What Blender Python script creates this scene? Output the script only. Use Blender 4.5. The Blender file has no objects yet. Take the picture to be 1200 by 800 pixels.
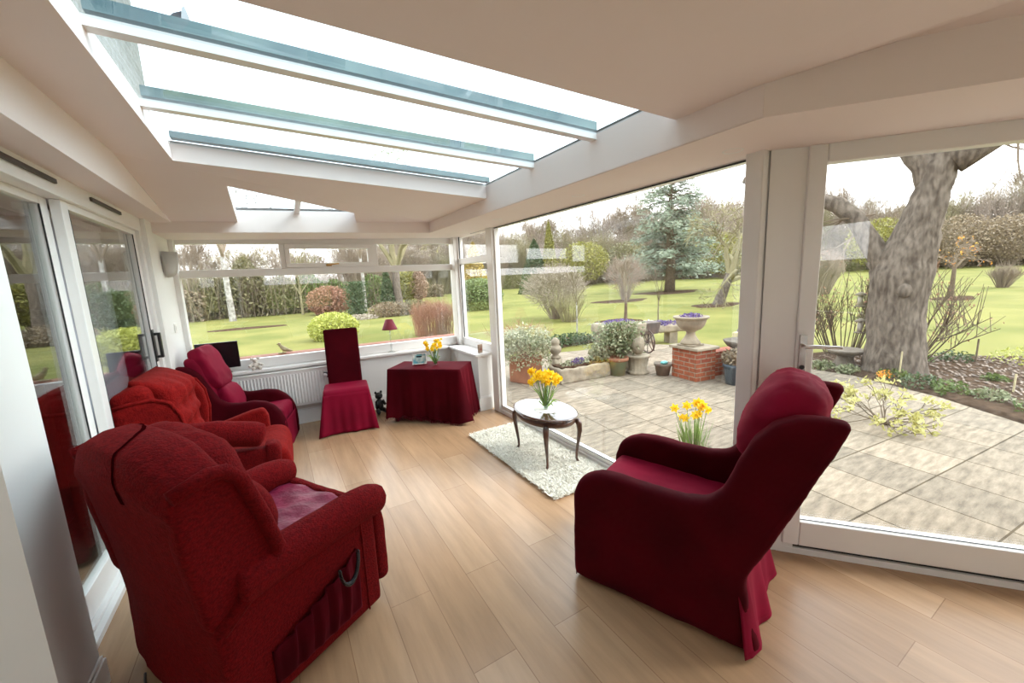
import bpy, math, random
import numpy as np
from mathutils import Vector, Matrix
R = math.radians
S = bpy.context.scene
col = S.collection
random.seed(4)

# ------------------------------------------------------------------ camera
def set_camera():
    p, r, y = R(9.158), R(-2.5126), R(30.523)
    fwd = Vector((math.sin(y)*math.cos(p), math.cos(y)*math.cos(p), -math.sin(p)))
    right = Vector((math.cos(y), -math.sin(y), 0)); up = right.cross(fwd)
    r2 = right*math.cos(r) + up*math.sin(r); u2 = -right*math.sin(r) + up*math.cos(r)
    cd = bpy.data.cameras.new('camera'); co = bpy.data.objects.new('camera', cd); col.objects.link(co)
    cd.lens = 467.12/1200*36; cd.sensor_width = 36; cd.clip_start = 0.02; cd.clip_end = 600
    m = Matrix((r2, u2, -fwd)).transposed().to_4x4(); m.translation = (0, 0, 1.62)
    co.matrix_world = m; S.camera = co
set_camera()
# ------------------------------------------------------------------ light and exposure
EXPOSURE = 2.42
SKY = 1.0
w = bpy.data.worlds.new('overcast_sky'); S.world = w; w.use_nodes = True
nt = w.node_tree; nt.nodes.clear()
_o = nt.nodes.new('ShaderNodeOutputWorld'); _b = nt.nodes.new('ShaderNodeBackground')
_tc = nt.nodes.new('ShaderNodeTexCoord'); _sx = nt.nodes.new('ShaderNodeSeparateXYZ')
_r = nt.nodes.new('ShaderNodeValToRGB'); _n = nt.nodes.new('ShaderNodeTexNoise'); _mx = nt.nodes.new('ShaderNodeMix'); _mx.data_type = 'RGBA'
nt.links.new(_tc.outputs['Generated'], _sx.inputs[0]); nt.links.new(_sx.outputs['Z'], _r.inputs[0])
_r.color_ramp.elements[0].position = 0.0; _r.color_ramp.elements[0].color = (1.0, .985, .96, 1)
_r.color_ramp.elements[1].position = 0.6; _r.color_ramp.elements[1].color = (.86, .95, 1.0, 1)
_n.inputs['Scale'].default_value = 2.5; _n.inputs['Detail'].default_value = 4
nt.links.new(_tc.outputs['Generated'], _n.inputs['Vector'])
_cr = nt.nodes.new('ShaderNodeValToRGB'); _cr.color_ramp.elements[0].position = .35; _cr.color_ramp.elements[0].color = (.88, .9, .93, 1)
_cr.color_ramp.elements[1].position = .65; _cr.color_ramp.elements[1].color = (1, 1, 1, 1)
nt.links.new(_n.outputs['Fac'], _cr.inputs[0])
_mx.blend_type = 'MULTIPLY'; _mx.inputs[0].default_value = 1
nt.links.new(_r.outputs[0], _mx.inputs[6]); nt.links.new(_cr.outputs[0], _mx.inputs[7])
nt.links.new(_mx.outputs[2], _b.inputs['Color']); _b.inputs['Strength'].default_value = SKY
nt.links.new(_b.outputs[0], _o.inputs['Surface'])
_l = bpy.data.lights.new('hazy_sun', 'SUN'); _l.energy = 0.6; _l.angle = R(25); _l.color = (1, .96, .88)
_lo = bpy.data.objects.new('hazy_sun', _l); col.objects.link(_lo); _lo.rotation_euler = (R(48), 0, R(62))
S.view_settings.view_transform = 'Standard'; S.view_settings.look = 'None'
S.view_settings.exposure = EXPOSURE; S.view_settings.gamma = 1; S.view_settings.use_curve_mapping = False

# ------------------------------------------------------------------ materials
def mat(name, c, rough=.6, c2=None, scale=8., bump=0., bscale=60., metal=0., spec=.5, sheen=0., sheen_tint=None, coat=0., stretch=(1, 1, 1), island=None, detail=4, contrast=(.35, .65)):
    m = bpy.data.materials.new(name); m.use_nodes = True
    n = m.node_tree.nodes; L = m.node_tree.links; b = n['Principled BSDF']
    b.inputs['Base Color'].default_value = (*c, 1); b.inputs['Roughness'].default_value = rough
    b.inputs['Metallic'].default_value = metal; b.inputs['Specular IOR Level'].default_value = spec
    if sheen:
        b.inputs['Sheen Weight'].default_value = sheen; b.inputs['Sheen Roughness'].default_value = .4
        b.inputs['Sheen Tint'].default_value = (*(sheen_tint or c), 1)
    if coat: b.inputs['Coat Weight'].default_value = coat; b.inputs['Coat Roughness'].default_value = .08
    tc = n.new('ShaderNodeTexCoord'); mp = n.new('ShaderNodeMapping'); mp.inputs['Scale'].default_value = stretch
    L.new(tc.outputs['Object'], mp.inputs[0])
    if c2 is not None:
        cr = n.new('ShaderNodeValToRGB')
        cr.color_ramp.elements[0].position, cr.color_ramp.elements[1].position = contrast
        cr.color_ramp.elements[0].color = (*c, 1); cr.color_ramp.elements[1].color = (*c2, 1)
        if island:
            g = n.new('ShaderNodeNewGeometry'); L.new(g.outputs['Random Per Island'], cr.inputs[0])
            cr.color_ramp.elements[0].position, cr.color_ramp.elements[1].position = 0, 1
        else:
            t = n.new('ShaderNodeTexNoise'); t.inputs['Scale'].default_value = scale; t.inputs['Detail'].default_value = detail
            L.new(mp.outputs[0], t.inputs['Vector']); L.new(t.outputs['Fac'], cr.inputs[0])
        L.new(cr.outputs[0], b.inputs['Base Color'])
    if bump:
        t2 = n.new('ShaderNodeTexNoise'); t2.inputs['Scale'].default_value = bscale; t2.inputs['Detail'].default_value = 3
        bp = n.new('ShaderNodeBump'); bp.inputs['Strength'].default_value = bump; bp.inputs['Distance'].default_value = .01
        L.new(mp.outputs[0], t2.inputs['Vector']); L.new(t2.outputs['Fac'], bp.inputs['Height']); L.new(bp.outputs[0], b.inputs['Normal'])
    return m

def leafmat(name, c, c2, rough=.55, trans=.25):
    m = mat(name, c, rough, c2, island=True)
    n = m.node_tree.nodes; L = m.node_tree.links; b = n['Principled BSDF']; o = n['Material Output']
    tr = n.new('ShaderNodeBsdfTranslucent'); mx = n.new('ShaderNodeMixShader'); mx.inputs[0].default_value = trans
    src = b.inputs['Base Color'].links[0].from_socket
    L.new(src, tr.inputs['Color']); L.new(b.outputs[0], mx.inputs[1]); L.new(tr.outputs[0], mx.inputs[2]); L.new(mx.outputs[0], o.inputs['Surface'])
    return m

def glassmat(name, tint=(.93, .95, .94), refl=1.0):
    m = bpy.data.materials.new(name); m.use_nodes = True
    n = m.node_tree.nodes; L = m.node_tree.links; n.remove(n['Principled BSDF']); o = n['Material Output']
    g = n.new('ShaderNodeNewGeometry'); d = n.new('ShaderNodeVectorMath'); d.operation = 'DOT_PRODUCT'
    L.new(g.outputs['Normal'], d.inputs[0]); L.new(g.outputs['Incoming'], d.inputs[1])
    def mth(op, a, b2=None):
        x = n.new('ShaderNodeMath'); x.operation = op
        for i, v in enumerate((a, b2)):
            if v is None: continue
            if isinstance(v, (int, float)): x.inputs[i].default_value = v
            else: L.new(v, x.inputs[i])
        return x.outputs[0]
    a = mth('ABSOLUTE', d.outputs['Value']); s = mth('SUBTRACT', 1.0, a); s.node.use_clamp = True
    p = mth('POWER', s, 5.0); f = mth('ADD', mth('MULTIPLY', p, .96*refl), .04*refl); f.node.use_clamp = True
    t = n.new('ShaderNodeBsdfTransparent'); t.inputs[0].default_value = (*tint, 1)
    gl = n.new('ShaderNodeBsdfGlossy'); gl.inputs['Roughness'].default_value = 0.0; gl.inputs['Color'].default_value = (1, 1, 1, 1)
    mx = n.new('ShaderNodeMixShader'); L.new(f, mx.inputs[0]); L.new(t.outputs[0], mx.inputs[1]); L.new(gl.outputs[0], mx.inputs[2]); L.new(mx.outputs[0], o.inputs['Surface'])
    return m

def brickmat(name, c1, c2, mortar, bw, rh, msize, order='YX', off=(0, 0), rot=0., rough=.6, grain=None, goff=.5, bumpy=.3, coat=0., wear=None, squash=1., nscale=3., spec=.5):
    m = bpy.data.materials.new(name); m.use_nodes = True
    n = m.node_tree.nodes; L = m.node_tree.links; b = n['Principled BSDF']; b.inputs['Roughness'].default_value = rough
    b.inputs['Specular IOR Level'].default_value = spec
    if coat: b.inputs['Coat Weight'].default_value = coat; b.inputs['Coat Roughness'].default_value = .25
    tc = n.new('ShaderNodeTexCoord'); mp = n.new('ShaderNodeMapping'); mp.inputs['Rotation'].default_value = (0, 0, rot)
    mp.inputs['Location'].default_value = (off[0], off[1], 0)
    L.new(tc.outputs['Object'], mp.inputs[0]); sp = n.new('ShaderNodeSeparateXYZ'); L.new(mp.outputs[0], sp.inputs[0])
    cb = n.new('ShaderNodeCombineXYZ'); L.new(sp.outputs[order[0]], cb.inputs[0]); L.new(sp.outputs[order[1]], cb.inputs[1])
    if order == 'WZ':
        pass
    br = n.new('ShaderNodeTexBrick'); L.new(cb.outputs[0], br.inputs['Vector'])
    br.inputs['Color1'].default_value = (*c1, 1); br.inputs['Color2'].default_value = (*c2, 1); br.inputs['Mortar'].default_value = (*mortar, 1)
    br.inputs['Scale'].default_value = 1; br.inputs['Brick Width'].default_value = bw; br.inputs['Row Height'].default_value = rh
    br.inputs['Mortar Size'].default_value = msize; br.inputs['Mortar Smooth'].default_value = .15; br.offset = goff
    src = br.outputs['Color']
    nz = n.new('ShaderNodeTexNoise'); nz.inputs['Scale'].default_value = nscale; nz.inputs['Detail'].default_value = 6; nz.inputs['Roughness'].default_value = .6
    m2 = n.new('ShaderNodeMapping'); m2.inputs['Scale'].default_value = grain or (1, 1, 1); L.new(tc.outputs['Object'], m2.inputs[0]); L.new(m2.outputs[0], nz.inputs['Vector'])
    cr = n.new('ShaderNodeValToRGB'); cr.color_ramp.elements[0].position = .3; cr.color_ramp.elements[1].position = .72
    lo, hi = wear or (.72, 1.12)
    cr.color_ramp.elements[0].color = (lo, lo, lo, 1); cr.color_ramp.elements[1].color = (hi, hi, hi, 1)
    L.new(nz.outputs['Fac'], cr.inputs[0]); mx = n.new('ShaderNodeMix'); mx.data_type = 'RGBA'; mx.blend_type = 'MULTIPLY'; mx.inputs[0].default_value = 1
    L.new(src, mx.inputs[6]); L.new(cr.outputs[0], mx.inputs[7]); L.new(mx.outputs[2], b.inputs['Base Color'])
    bp = n.new('ShaderNodeBump'); bp.inputs['Strength'].default_value = bumpy; bp.inputs['Distance'].default_value = .006
    ad = n.new('ShaderNodeMath'); ad.operation = 'SUBTRACT'; L.new(nz.outputs['Fac'], ad.inputs[0]); L.new(br.outputs['Fac'], ad.inputs[1])
    L.new(ad.outputs[0], bp.inputs['Height']); L.new(bp.outputs[0], b.inputs['Normal'])
    return m

PLASTER = mat('warm_white_plaster', (.85, .755, .72), .85, (.865, .775, .745), 1.5)
WALLP = mat('white_wall_paint', (.80, .79, .76), .8, (.82, .81, .78), 2)
UPVC = mat('white_upvc', (.82, .80, .78), .28, spec=.5)
SKIRT = mat('white_gloss_paint', (.82, .81, .79), .3)
BLACKP = mat('black_plastic', (.012, .012, .013), .35)
DARKG = mat('black_rubber_seal', (.02, .02, .022), .6)
FLOOR = brickmat('oak_laminate', (.375, .225, .125), (.455, .29, .172), (.27, .155, .085), 1.45, .208, .0018, 'YX', (.3, -.42), 0, .27, (7, .7, 1), .37, .08, .0, (.84, 1.12), nscale=2.4)
PATIO = brickmat('riven_sandstone_slabs', (.285, .23, .17), (.20, .165, .125), (.085, .065, .04), .535, .53, .006, 'XY', (-.06, -.257), R(6), .9, (1.0, 4, 1), 0.0, .9, 0, (.60, 1.30), nscale=6, spec=.2)
BRICK = brickmat('orange_red_brick', (.34, .095, .04), (.26, .06, .03), (.28, .22, .16), .22, .072, .008, 'XZ', (0, 0), 0, .85, (6, 6, 6), .5, .6, 0, (.7, 1.2))
BRICKY = brickmat('orange_red_brick_side', (.34, .095, .04), (.28, .07, .03), (.28, .22, .16), .22, .072, .008, 'YZ', (0, 0), 0, .85, (6, 6, 6), .5, .6, 0, (.7, 1.2))
HOUSE = brickmat('pale_house_brick', (.24, .22, .19), (.20, .185, .16), (.29, .27, .25), .22, .075, .01, 'YZ', (0, 0), 0, .9, (4, 4, 4), .5, .6, 0, (.7, 1.2))
LAWN = mat('spring_lawn', (.122, .130, .034), .95, (.195, .180, .055), .5, bump=.4, bscale=9, spec=.1, detail=8)
FIELD = LAWN
SOIL = mat('dark_bark_soil', (.042, .027, .018), 1.0, (.105, .070, .048), 14, bump=.6, bscale=26, spec=0., detail=8)
STONE = mat('weathered_limestone', (.36, .30, .22), .9, (.24, .20, .15), 5, bump=.6, bscale=30, spec=.2)
STONED = mat('grey_weathered_stone', (.20, .165, .13), .9, (.12, .10, .08), 7, bump=.7, bscale=30, spec=.2)
TERRA = mat('terracotta', (.30, .13, .07), .85, (.24, .10, .055), 5)
MOSS = mat('green_glazed_terracotta', (.22, .27, .17), .7, (.30, .25, .14), 4)
BARK = mat('rough_grey_bark', (.19, .155, .125), .95, (.075, .058, .046), 9, bump=1.0, bscale=12, stretch=(2.2, 2.2, .8), spec=.1, detail=8)
BARK2 = mat('brown_bark', (.16, .12, .085), .95, (.10, .075, .05), 7, spec=.1)
BIRCH = mat('silver_birch_bark', (.42, .40, .37), .9, (.16, .14, .12), 6, spec=.1)
TWIGB = mat('brown_twigs', (.26, .205, .155), .95, (.21, .165, .125), 1, spec=.05)
TWIGO = mat('olive_twigs', (.27, .235, .14), .95, (.22, .19, .115), 1, spec=.05)
TWIGP = mat('pale_pinkish_twigs', (.31, .25, .21), .9, (.25, .20, .165), 1, spec=.05)
TWIGR = mat('coral_red_stems', (.34, .16, .11), .8, (.27, .18, .12), 1, spec=.1)
GL = glassmat('clear_window_glass', (.975, .98, .975)); GLD = glassmat('sliding_door_glass', (.93, .95, .94), 1.35)
GLR = glassmat('tinted_roof_glass', (.80, .87, .90), .6)
VEL = mat('crimson_velvet_lit', (.21, .002, .022), .75, (.15, .0015, .015), 3, bump=.25, bscale=9, sheen=.22, sheen_tint=(.8, .03, .12), spec=.12)  # velvet with the brightness of its lit surfaces put into the colour
VELD = mat('crimson_velvet_shaded', (.070, .0006, .0045), .8, (.042, .0004, .003), 3, bump=.25, bscale=9, sheen=.14, sheen_tint=(.8, .02, .08), spec=.08)  # the same velvet, shade on its darker sides put into the colour
CHEN = mat('red_chenille', (.155, .004, .005), .85, (.090, .002, .003), 55, bump=.9, bscale=130, sheen=.12, sheen_tint=(.9, .05, .05), spec=.08, stretch=(1, 1, 1.6))
CHEN2 = mat('orange_red_chenille', (.22, .007, .006), .85, (.15, .004, .004), 45, bump=.8, bscale=110, sheen=.12, sheen_tint=(.95, .08, .05), spec=.08)
PIPE = mat('dark_red_seam', (.025, .001, .0015), 1.0, spec=0.)
SATIN = mat('crimson_satin_throw', (.13, .006, .025), .5, (.22, .014, .045), 12, bump=1.0, bscale=22, sheen=.1, spec=.3)
WOODD = mat('dark_mahogany', (.085, .030, .014), .3, (.05, .017, .009), 9, coat=.5, stretch=(1, 5, 1))
WOODT = mat('polished_mahogany_top', (.075, .028, .018), .16, (.05, .018, .012), 6, coat=1, stretch=(5, 1, 1), spec=.6)
BEECH = mat('pale_beech_foot', (.62, .34, .16), .4)
RUGM = mat('cream_shag_rug', (.86, .83, .74), .95, (.80, .77, .68), 30, spec=.1)
LACE = mat('white_lace', (.85, .83, .78), .9, (.75, .72, .66), 60)
YEL = leafmat('daffodil_yellow', (.95, .62, .015), (.95, .72, .04), .6, .35)
TRUMP = leafmat('daffodil_trumpet_orange', (.95, .56, .01), (.95, .66, .02), .6, .3)
STEM = leafmat('daffodil_leaf_green', (.16, .30, .05), (.28, .42, .10), .5, .3)
CHROME = mat('chrome', (.75, .75, .75), .15, metal=1)
SATM = mat('brushed_white_metal', (.58, .56, .55), .25, metal=.6)
IVY = leafmat('variegated_ivy_leaves', (.20, .23, .12), (.50, .48, .33))
IVYD = leafmat('ivy_leaves_dark', (.08, .11, .035), (.36, .37, .22))
GLEAF = leafmat('mid_green_leaves', (.07, .115, .025), (.15, .20, .045))
DLEAF = leafmat('dark_evergreen_leaves', (.04, .07, .028), (.09, .13, .05))
OLEAF = leafmat('olive_hedge_leaves', (.12, .115, .05), (.235, .205, .10))
BLEAF = leafmat('brown_hedge_leaves', (.19, .14, .09), (.30, .23, .145))
GOLD = leafmat('golden_conifer_foliage', (.32, .22, .02), (.48, .35, .05))
GOLDG = leafmat('yellow_green_conifer_foliage', (.17, .17, .035), (.30, .27, .06))
BLUEG = leafmat('blue_green_cedar_needles', (.135, .17, .11), (.25, .28, .19))
LIME = leafmat('lime_yellow_leaves', (.30, .33, .05), (.52, .52, .13))
AZA = leafmat('pale_yellow_leaves', (.36, .33, .08), (.60, .55, .22))
COPP = leafmat('copper_beech_leaves', (.30, .14, .09), (.38, .21, .14))
PURP = leafmat('purple_petals', (.07, .04, .14), (.20, .14, .32))
WHITEP = leafmat('white_petals', (.8, .78, .75), (.85, .8, .6))
ORAP = leafmat('orange_petals', (.8, .25, .03), (.85, .5, .05))
PALE = leafmat('pale_pussy_willow_buds', (.36, .30, .24), (.46, .39, .33))
IRON = mat('dark_iron', (.05, .035, .028), .7, (.09, .05, .035), 12)

# ------------------------------------------------------------------ mesh helpers
def tag(o, label=None, cat=None, group=None, kind=None):
    if label: o['label'] = label
    if cat: o['category'] = cat
    if group: o['group'] = group
    if kind: o['kind'] = kind
    return o
def empty(name, label, cat, loc=(0, 0, 0), rz=0., group=None, kind=None):
    o = bpy.data.objects.new(name, None); col.objects.link(o); o.location = loc; o.rotation_euler = (0, 0, rz); o.empty_display_size = .1
    return tag(o, label, cat, group, kind)
def place(o, parent):
    if parent is not None: o.parent = parent
    return o

class MB:
    def __init__(s): s.v = []; s.f = []
    def add(s, vs, fs):
        k = len(s.v); s.v += [tuple(p) for p in vs]; s.f += [tuple(i+k for i in f) for f in fs]; return s
    def box(s, x0, x1, y0, y1, z0, z1):
        return s.add([(x0, y0, z0), (x1, y0, z0), (x1, y1, z0), (x0, y1, z0), (x0, y0, z1), (x1, y0, z1), (x1, y1, z1), (x0, y1, z1)],
                     [(0, 3, 2, 1), (4, 5, 6, 7), (0, 1, 5, 4), (1, 2, 6, 5), (2, 3, 7, 6), (3, 0, 4, 7)])
    def prism(s, poly, a0, a1, axis='x'):
        # poly: (u,v) list; extruded along axis. x: (u,v)=(y,z); y: (x,z); z: (x,y)
        def P(u, v, a): return (a, u, v) if axis == 'x' else ((u, a, v) if axis == 'y' else (u, v, a))
        n = len(poly); vs = [P(u, v, a0) for u, v in poly] + [P(u, v, a1) for u, v in poly]
        fs = [tuple(range(n))[::-1], tuple(range(n, 2*n))] + [(i, (i+1) % n, n+(i+1) % n, n+i) for i in range(n)]
        return s.add(vs, fs)
    def tube(s, pts, rad, n=6, cap=True):
        pts = [Vector(p) for p in pts]; k = len(pts)
        if not hasattr(rad, '__len__'): rad = [rad]*k
        base = len(s.v); prev = None
        for i, p in enumerate(pts):
            d = (pts[min(i+1, k-1)]-pts[max(i-1, 0)]);
            d = d.normalized() if d.length > 1e-9 else Vector((0, 0, 1))
            if prev is None:
                a = d.orthogonal().normalized()
            else:
                a = (prev-d*prev.dot(d)); a = a.normalized() if a.length > 1e-6 else d.orthogonal().normalized()
            prev = a; b = d.cross(a)
            for j in range(n):
                t = 2*math.pi*j/n; s.v.append(tuple(p+(a*math.cos(t)+b*math.sin(t))*rad[i]))
        for i in range(k-1):
            for j in range(n):
                s.f.append((base+i*n+j, base+i*n+(j+1) % n, base+(i+1)*n+(j+1) % n, base+(i+1)*n+j))
        if cap: s.f.append(tuple(base+j for j in range(n))[::-1]); s.f.append(tuple(base+(k-1)*n+j for j in range(n)))
        return s
    def lathe(s, prof, n=24, c=(0, 0, 0), sx=1., sy=1., fl=0., nf=8):
        base = len(s.v); k = len(prof)
        for r, z in prof:
            for j in range(n):
                t = 2*math.pi*j/n; rr = r*(1+fl*math.cos(nf*t)); s.v.append((c[0]+rr*math.cos(t)*sx, c[1]+rr*math.sin(t)*sy, c[2]+z))
        for i in range(k-1):
            for j in range(n): s.f.append((base+i*n+j, base+i*n+(j+1) % n, base+(i+1)*n+(j+1) % n, base+(i+1)*n+j))
        s.f.append(tuple(base+j for j in range(n))[::-1]); s.f.append(tuple(base+(k-1)*n+j for j in range(n)))
        return s
    def ball(s, c, r, n=10, m=7):
        prof = [(max(1e-4, math.sin(math.pi*i/m))*r[0], -math.cos(math.pi*i/m)*r[2]) for i in range(m+1)]
        return s.lathe(prof, n, c, 1, r[1]/r[0])
    def obj(s, name, m, parent=None, smooth=False, bevel=0., seg=3, sub=0, mods=None, loc=None, rot=None):
        me = bpy.data.meshes.new(name); me.from_pydata(s.v, [], s.f); me.update()
        o = bpy.data.objects.new(name, me); col.objects.link(o); me.materials.append(m)
        if smooth: me.polygons.foreach_set('use_smooth', [True]*len(me.polygons))
        if parent is not None: o.parent = parent
        if loc: o.location = loc
        if rot: o.rotation_euler = rot
        if bevel:
            b = o.modifiers.new('bevel', 'BEVEL'); b.width = bevel; b.segments = seg; b.limit_method = 'ANGLE'; b.angle_limit = R(35)
            me.polygons.foreach_set('use_smooth', [True]*len(me.polygons))
            wn = o.modifiers.new('wn', 'WEIGHTED_NORMAL'); wn.keep_sharp = True
        if sub:
            b = o.modifiers.new('sub', 'SUBSURF'); b.levels = sub; b.render_levels = sub
        return o
_tex = {}
def wrinkle(o, strength=.01, size=.12, sub=0):
    if sub:
        b = o.modifiers.new('dsub', 'SUBSURF'); b.subdivision_type = 'SIMPLE'; b.levels = sub; b.render_levels = sub
    if size not in _tex:
        t = bpy.data.textures.new('clouds', 'CLOUDS'); t.noise_scale = size; t.noise_depth = 2; _tex[size] = t
    d = o.modifiers.new('disp', 'DISPLACE'); d.texture = _tex[size]; d.strength = strength; d.mid_level = .5; d.texture_coords = 'LOCAL'
    return o
def boxo(name, b, m, parent=None, bevel=0., **k): return MB().box(*b).obj(name, m, parent, bevel=bevel, **k)
def struct(o): o['kind'] = 'structure'; return o
def copy_tree(o, parent=None):
    c = o.copy(); col.objects.link(c)
    if parent is not None: c.parent = parent
    for ch in o.children: copy_tree(ch, c)
    return c
def softbox(x0, x1, y0, y1, z0, z1, n=(8, 8, 4), e=4.0, top=0.):
    # superellipsoid-like cushion between bounds
    mb = MB(); cx, cy, cz = (x0+x1)/2, (y0+y1)/2, (z0+z1)/2; hx, hy, hz = (x1-x0)/2, (y1-y0)/2, (z1-z0)/2
    nu, nv = 28, 16
    def sp(c, p): return math.copysign(abs(c)**p, c)
    vs = []
    for i in range(nv+1):
        ph = -math.pi/2+math.pi*i/nv
        for j in range(nu):
            th = 2*math.pi*j/nu; q = 2./e
            x = sp(math.cos(ph), q)*sp(math.cos(th), q); y = sp(math.cos(ph), q)*sp(math.sin(th), q); z = sp(math.sin(ph), 2./max(2, e*.6))
            vs.append((cx+x*hx, cy+y*hy, cz+z*hz + (top*(1-x*x)*(1-y*y) if z > 0 else 0)))
    fs = [(i*nu+j, i*nu+(j+1) % nu, (i+1)*nu+(j+1) % nu, (i+1)*nu+j) for i in range(nv) for j in range(nu)]
    return mb.add(vs, fs)

# ------------------------------------------------------------------ terrain and setting outside
GZ = -.12
def gz(x, y):
    r = math.hypot(x, y); return -.15 + .011*max(0, r-25)
def terrain():
    mb = MB(); rs = [0, 5, 10, 15, 20, 25, 30, 38, 48, 60, 75, 95, 130, 200, 400]; n = 72; vs = []
    for r in rs:
        for j in range(n):
            t = 2*math.pi*j/n; x, y = r*math.cos(t), r*math.sin(t)
            z = gz(x, y) - (.06 if r < 1 else 0)
            vs.append((x, y, z if r > 0 else -.15))
    fs = [(i*n+j, (i+1)*n+j, (i+1)*n+(j+1) % n, i*n+(j+1) % n) for i in range(len(rs)-1) for j in range(n)]
    mb.add(vs, fs); o = mb.obj('lawn_ground', LAWN, smooth=True); return struct(o)
terrain()
pat = [(1.0, -6), (5.2, -6), (6.1, -.2), (6.54, .69), (7.12, 1.45), (7.60, 2.49), (7.62, 3.07), (8.3, 4.2), (7.95, 6.05), (7.71, 6.46), (5.61, 7.11), (2.3, 8.0), (2.3, 5.5), (1.0, 5.5)]
struct(MB().prism(pat, -.30, GZ, 'z').obj('patio', PATIO))
bed = [(6.05, -.3), (6.54, .66), (7.12, 1.42), (7.62, 2.47), (7.64, 3.05), (8.2, 3.9), (9.31, 3.56), (9.7, 2.9), (9.97, 2.25), (11.0, 1.28), (11.4, 0), (9, -3)]
def bed_mesh(poly, h):
    cx = sum(p[0] for p in poly)/len(poly); cy = sum(p[1] for p in poly)/len(poly); vs = [(x, y, -.16) for x, y in poly]
    rings = [(1.0, -.16), (.985, -.11), (.9, -.08+h), (.6, -.07+h), (.3, -.06+h)]
    mb = MB(); vs = []
    for s, z in rings:
        for x, y in poly: vs.append((cx+(x-cx)*s, cy+(y-cy)*s, z+random.uniform(-.012, .012)*(s < .95)))
    n = len(poly); fs = [(i*n+j, i*n+(j+1) % n, (i+1)*n+(j+1) % n, (i+1)*n+j) for i in range(len(rings)-1) for j in range(n)] + [tuple((len(rings)-1)*n+j for j in range(n))]
    return mb.add(vs, fs)
struct(bed_mesh(bed, .0).obj('flower_bed', SOIL, smooth=True))

# ------------------------------------------------------------------ room: floor, walls
fl = [(-1.3, -2.2), (4.55, -2.2), (4.30, -1.36), (2.36, 1.04), (2.30, 1.2), (2.30, 5.30), (-.97, 5.40), (-.97, 2.0), (-1.3, 1.9)]
struct(MB().prism(fl, -.11, 0, 'z').obj('floor', FLOOR))
A2 = R(-39.46); DD = Vector((math.sin(A2), math.cos(A2), 0))*-1     # along the door wall, away from the post
DN = Vector((-DD.y, DD.x, 0))                                         # outward normal
if DN.x < 0: DN = -DN
P0 = Vector((2.327, 1.023, 0))
DROT = math.atan2(DD.y, DD.x)
# back wall frame: local x along wall, local y outward
BW = dict(loc=(.65, 5.23, 0), rot=(0, 0, R(-2.49)))
def bw(mb, name, m, parent=None, **k):
    if parent is None:
        k.update(BW)
    return mb.obj(name, m, parent, **k)
struct(bw(MB().box(-1.62, 1.70, 0, .26, -.15, .69), 'wall_back', WALLP))
struct(bw(MB().box(-1.51, .72, -.018, 0, 0, .16).box(.72, 1.40, -.018, 0, 0, .16).box(-1.51, 1.40, -.010, 0, .16, .175), 'baseboard_back', SKIRT))
struct(bw(MB().box(-1.50, 1.66, -.055, .14, .69, .72), 'trim_1', UPVC, bevel=.006))
# window 1 (back)
w1 = empty('window_1', None, None, BW['loc'], R(-2.49)); w1['kind'] = 'structure'
fr = MB()
xl, xr = -1.53, 1.60; gx0, gx1 = -1.46, 1.525; y0, y1 = .07, .14
fr.box(xl, xr, y0, y1, .72, .83); fr.box(xl, xr, y0, y1, 2.105, 2.19); fr.box(xl, xr, y0, y1, 1.755, 1.835)
fr.box(xl, gx0, y0, y1, .83, 2.105); fr.box(gx1, xr, y0, y1, .83, 2.105)
fr.box(-.53, -.475, y0, y1, 1.835, 2.105); fr.box(.475, .545, y0, y1, 1.835, 2.105)
fr.obj('window_frame', UPVC, w1, bevel=.006)
sash = MB(); sx0, sx1 = -.475, .475
sash.box(sx0, sx1, .05, .12, 1.835, 1.885).box(sx0, sx1, .05, .12, 2.05, 2.105).box(sx0, sx0+.05, .05, .12, 1.885, 2.05).box(sx1-.05, sx1, .05, .12, 1.885, 2.05)
sa = sash.obj('sash', UPVC, w1, bevel=.005)
MB().box(-.06, .0, .035, .052, 1.845, 1.87).tube([(-.03, .03, 1.86), (.0, .02, 1.864), (.08, .02, 1.872)], .008).obj('handle', mat('brass', (.5, .3, .1), .3, metal=1), sa, smooth=True)
MB().box(-.28, .30, .045, .052, 2.06, 2.085).obj('trickle_vent', UPVC, sa, bevel=.004)
MB().box(gx0, gx1, .098, .108, .83, 1.755).obj('pane', GL, w1)
MB().box(gx0, -.53, .098, .108, 1.835, 2.105).obj('pane', GL, w1)
MB().box(sx0+.05, sx1-.05, .088, .098, 1.885, 2.05).obj('pane', GL, w1)
MB().box(.545, gx1, .098, .108, 1.835, 2.105).obj('pane', GL, w1)
BROWN = mat('reddish_outer_sill', (.30, .10, .05), .7)
struct(bw(MB().box(-1.55, 1.62, .14, .32, .80, .835), 'trim_2', BROWN))
# corner post + window 2 + dwarf wall on the right
struct(boxo('trim_3', (2.17, 2.31, 5.13, 5.30, .70, 2.22), UPVC, bevel=.008))
struct(boxo('wall_right', (2.05, 2.30, 4.315, 5.22, -.15, .69), WALLP))
struct(MB().box(2.032, 2.05, 4.30, 5.19, 0, .16).box(2.032, 2.21, 4.297, 4.315, 0, .16).box(2.04, 2.05, 4.305, 5.19, .16, .175).box(2.04, 2.21, 4.305, 4.315, .16, .175).obj('baseboard_right', SKIRT))
struct(boxo('trim_4', (2.0, 2.25, 4.265, 5.20, .69, .72), UPVC, bevel=.006))
w2 = empty('window_2', None, None, (0, 0, 0)); w2['kind'] = 'structure'
f2 = MB().box(2.225, 2.29, 4.25, 5.15, .72, .82).box(2.225, 2.29, 4.25, 5.15, 1.82, 1.895).box(2.225, 2.29, 4.25, 4.27, .82, 2.2).box(2.225, 2.29, 5.11, 5.15, .82, 2.2)
f2.obj('window_frame', UPVC, w2, bevel=.005)
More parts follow.
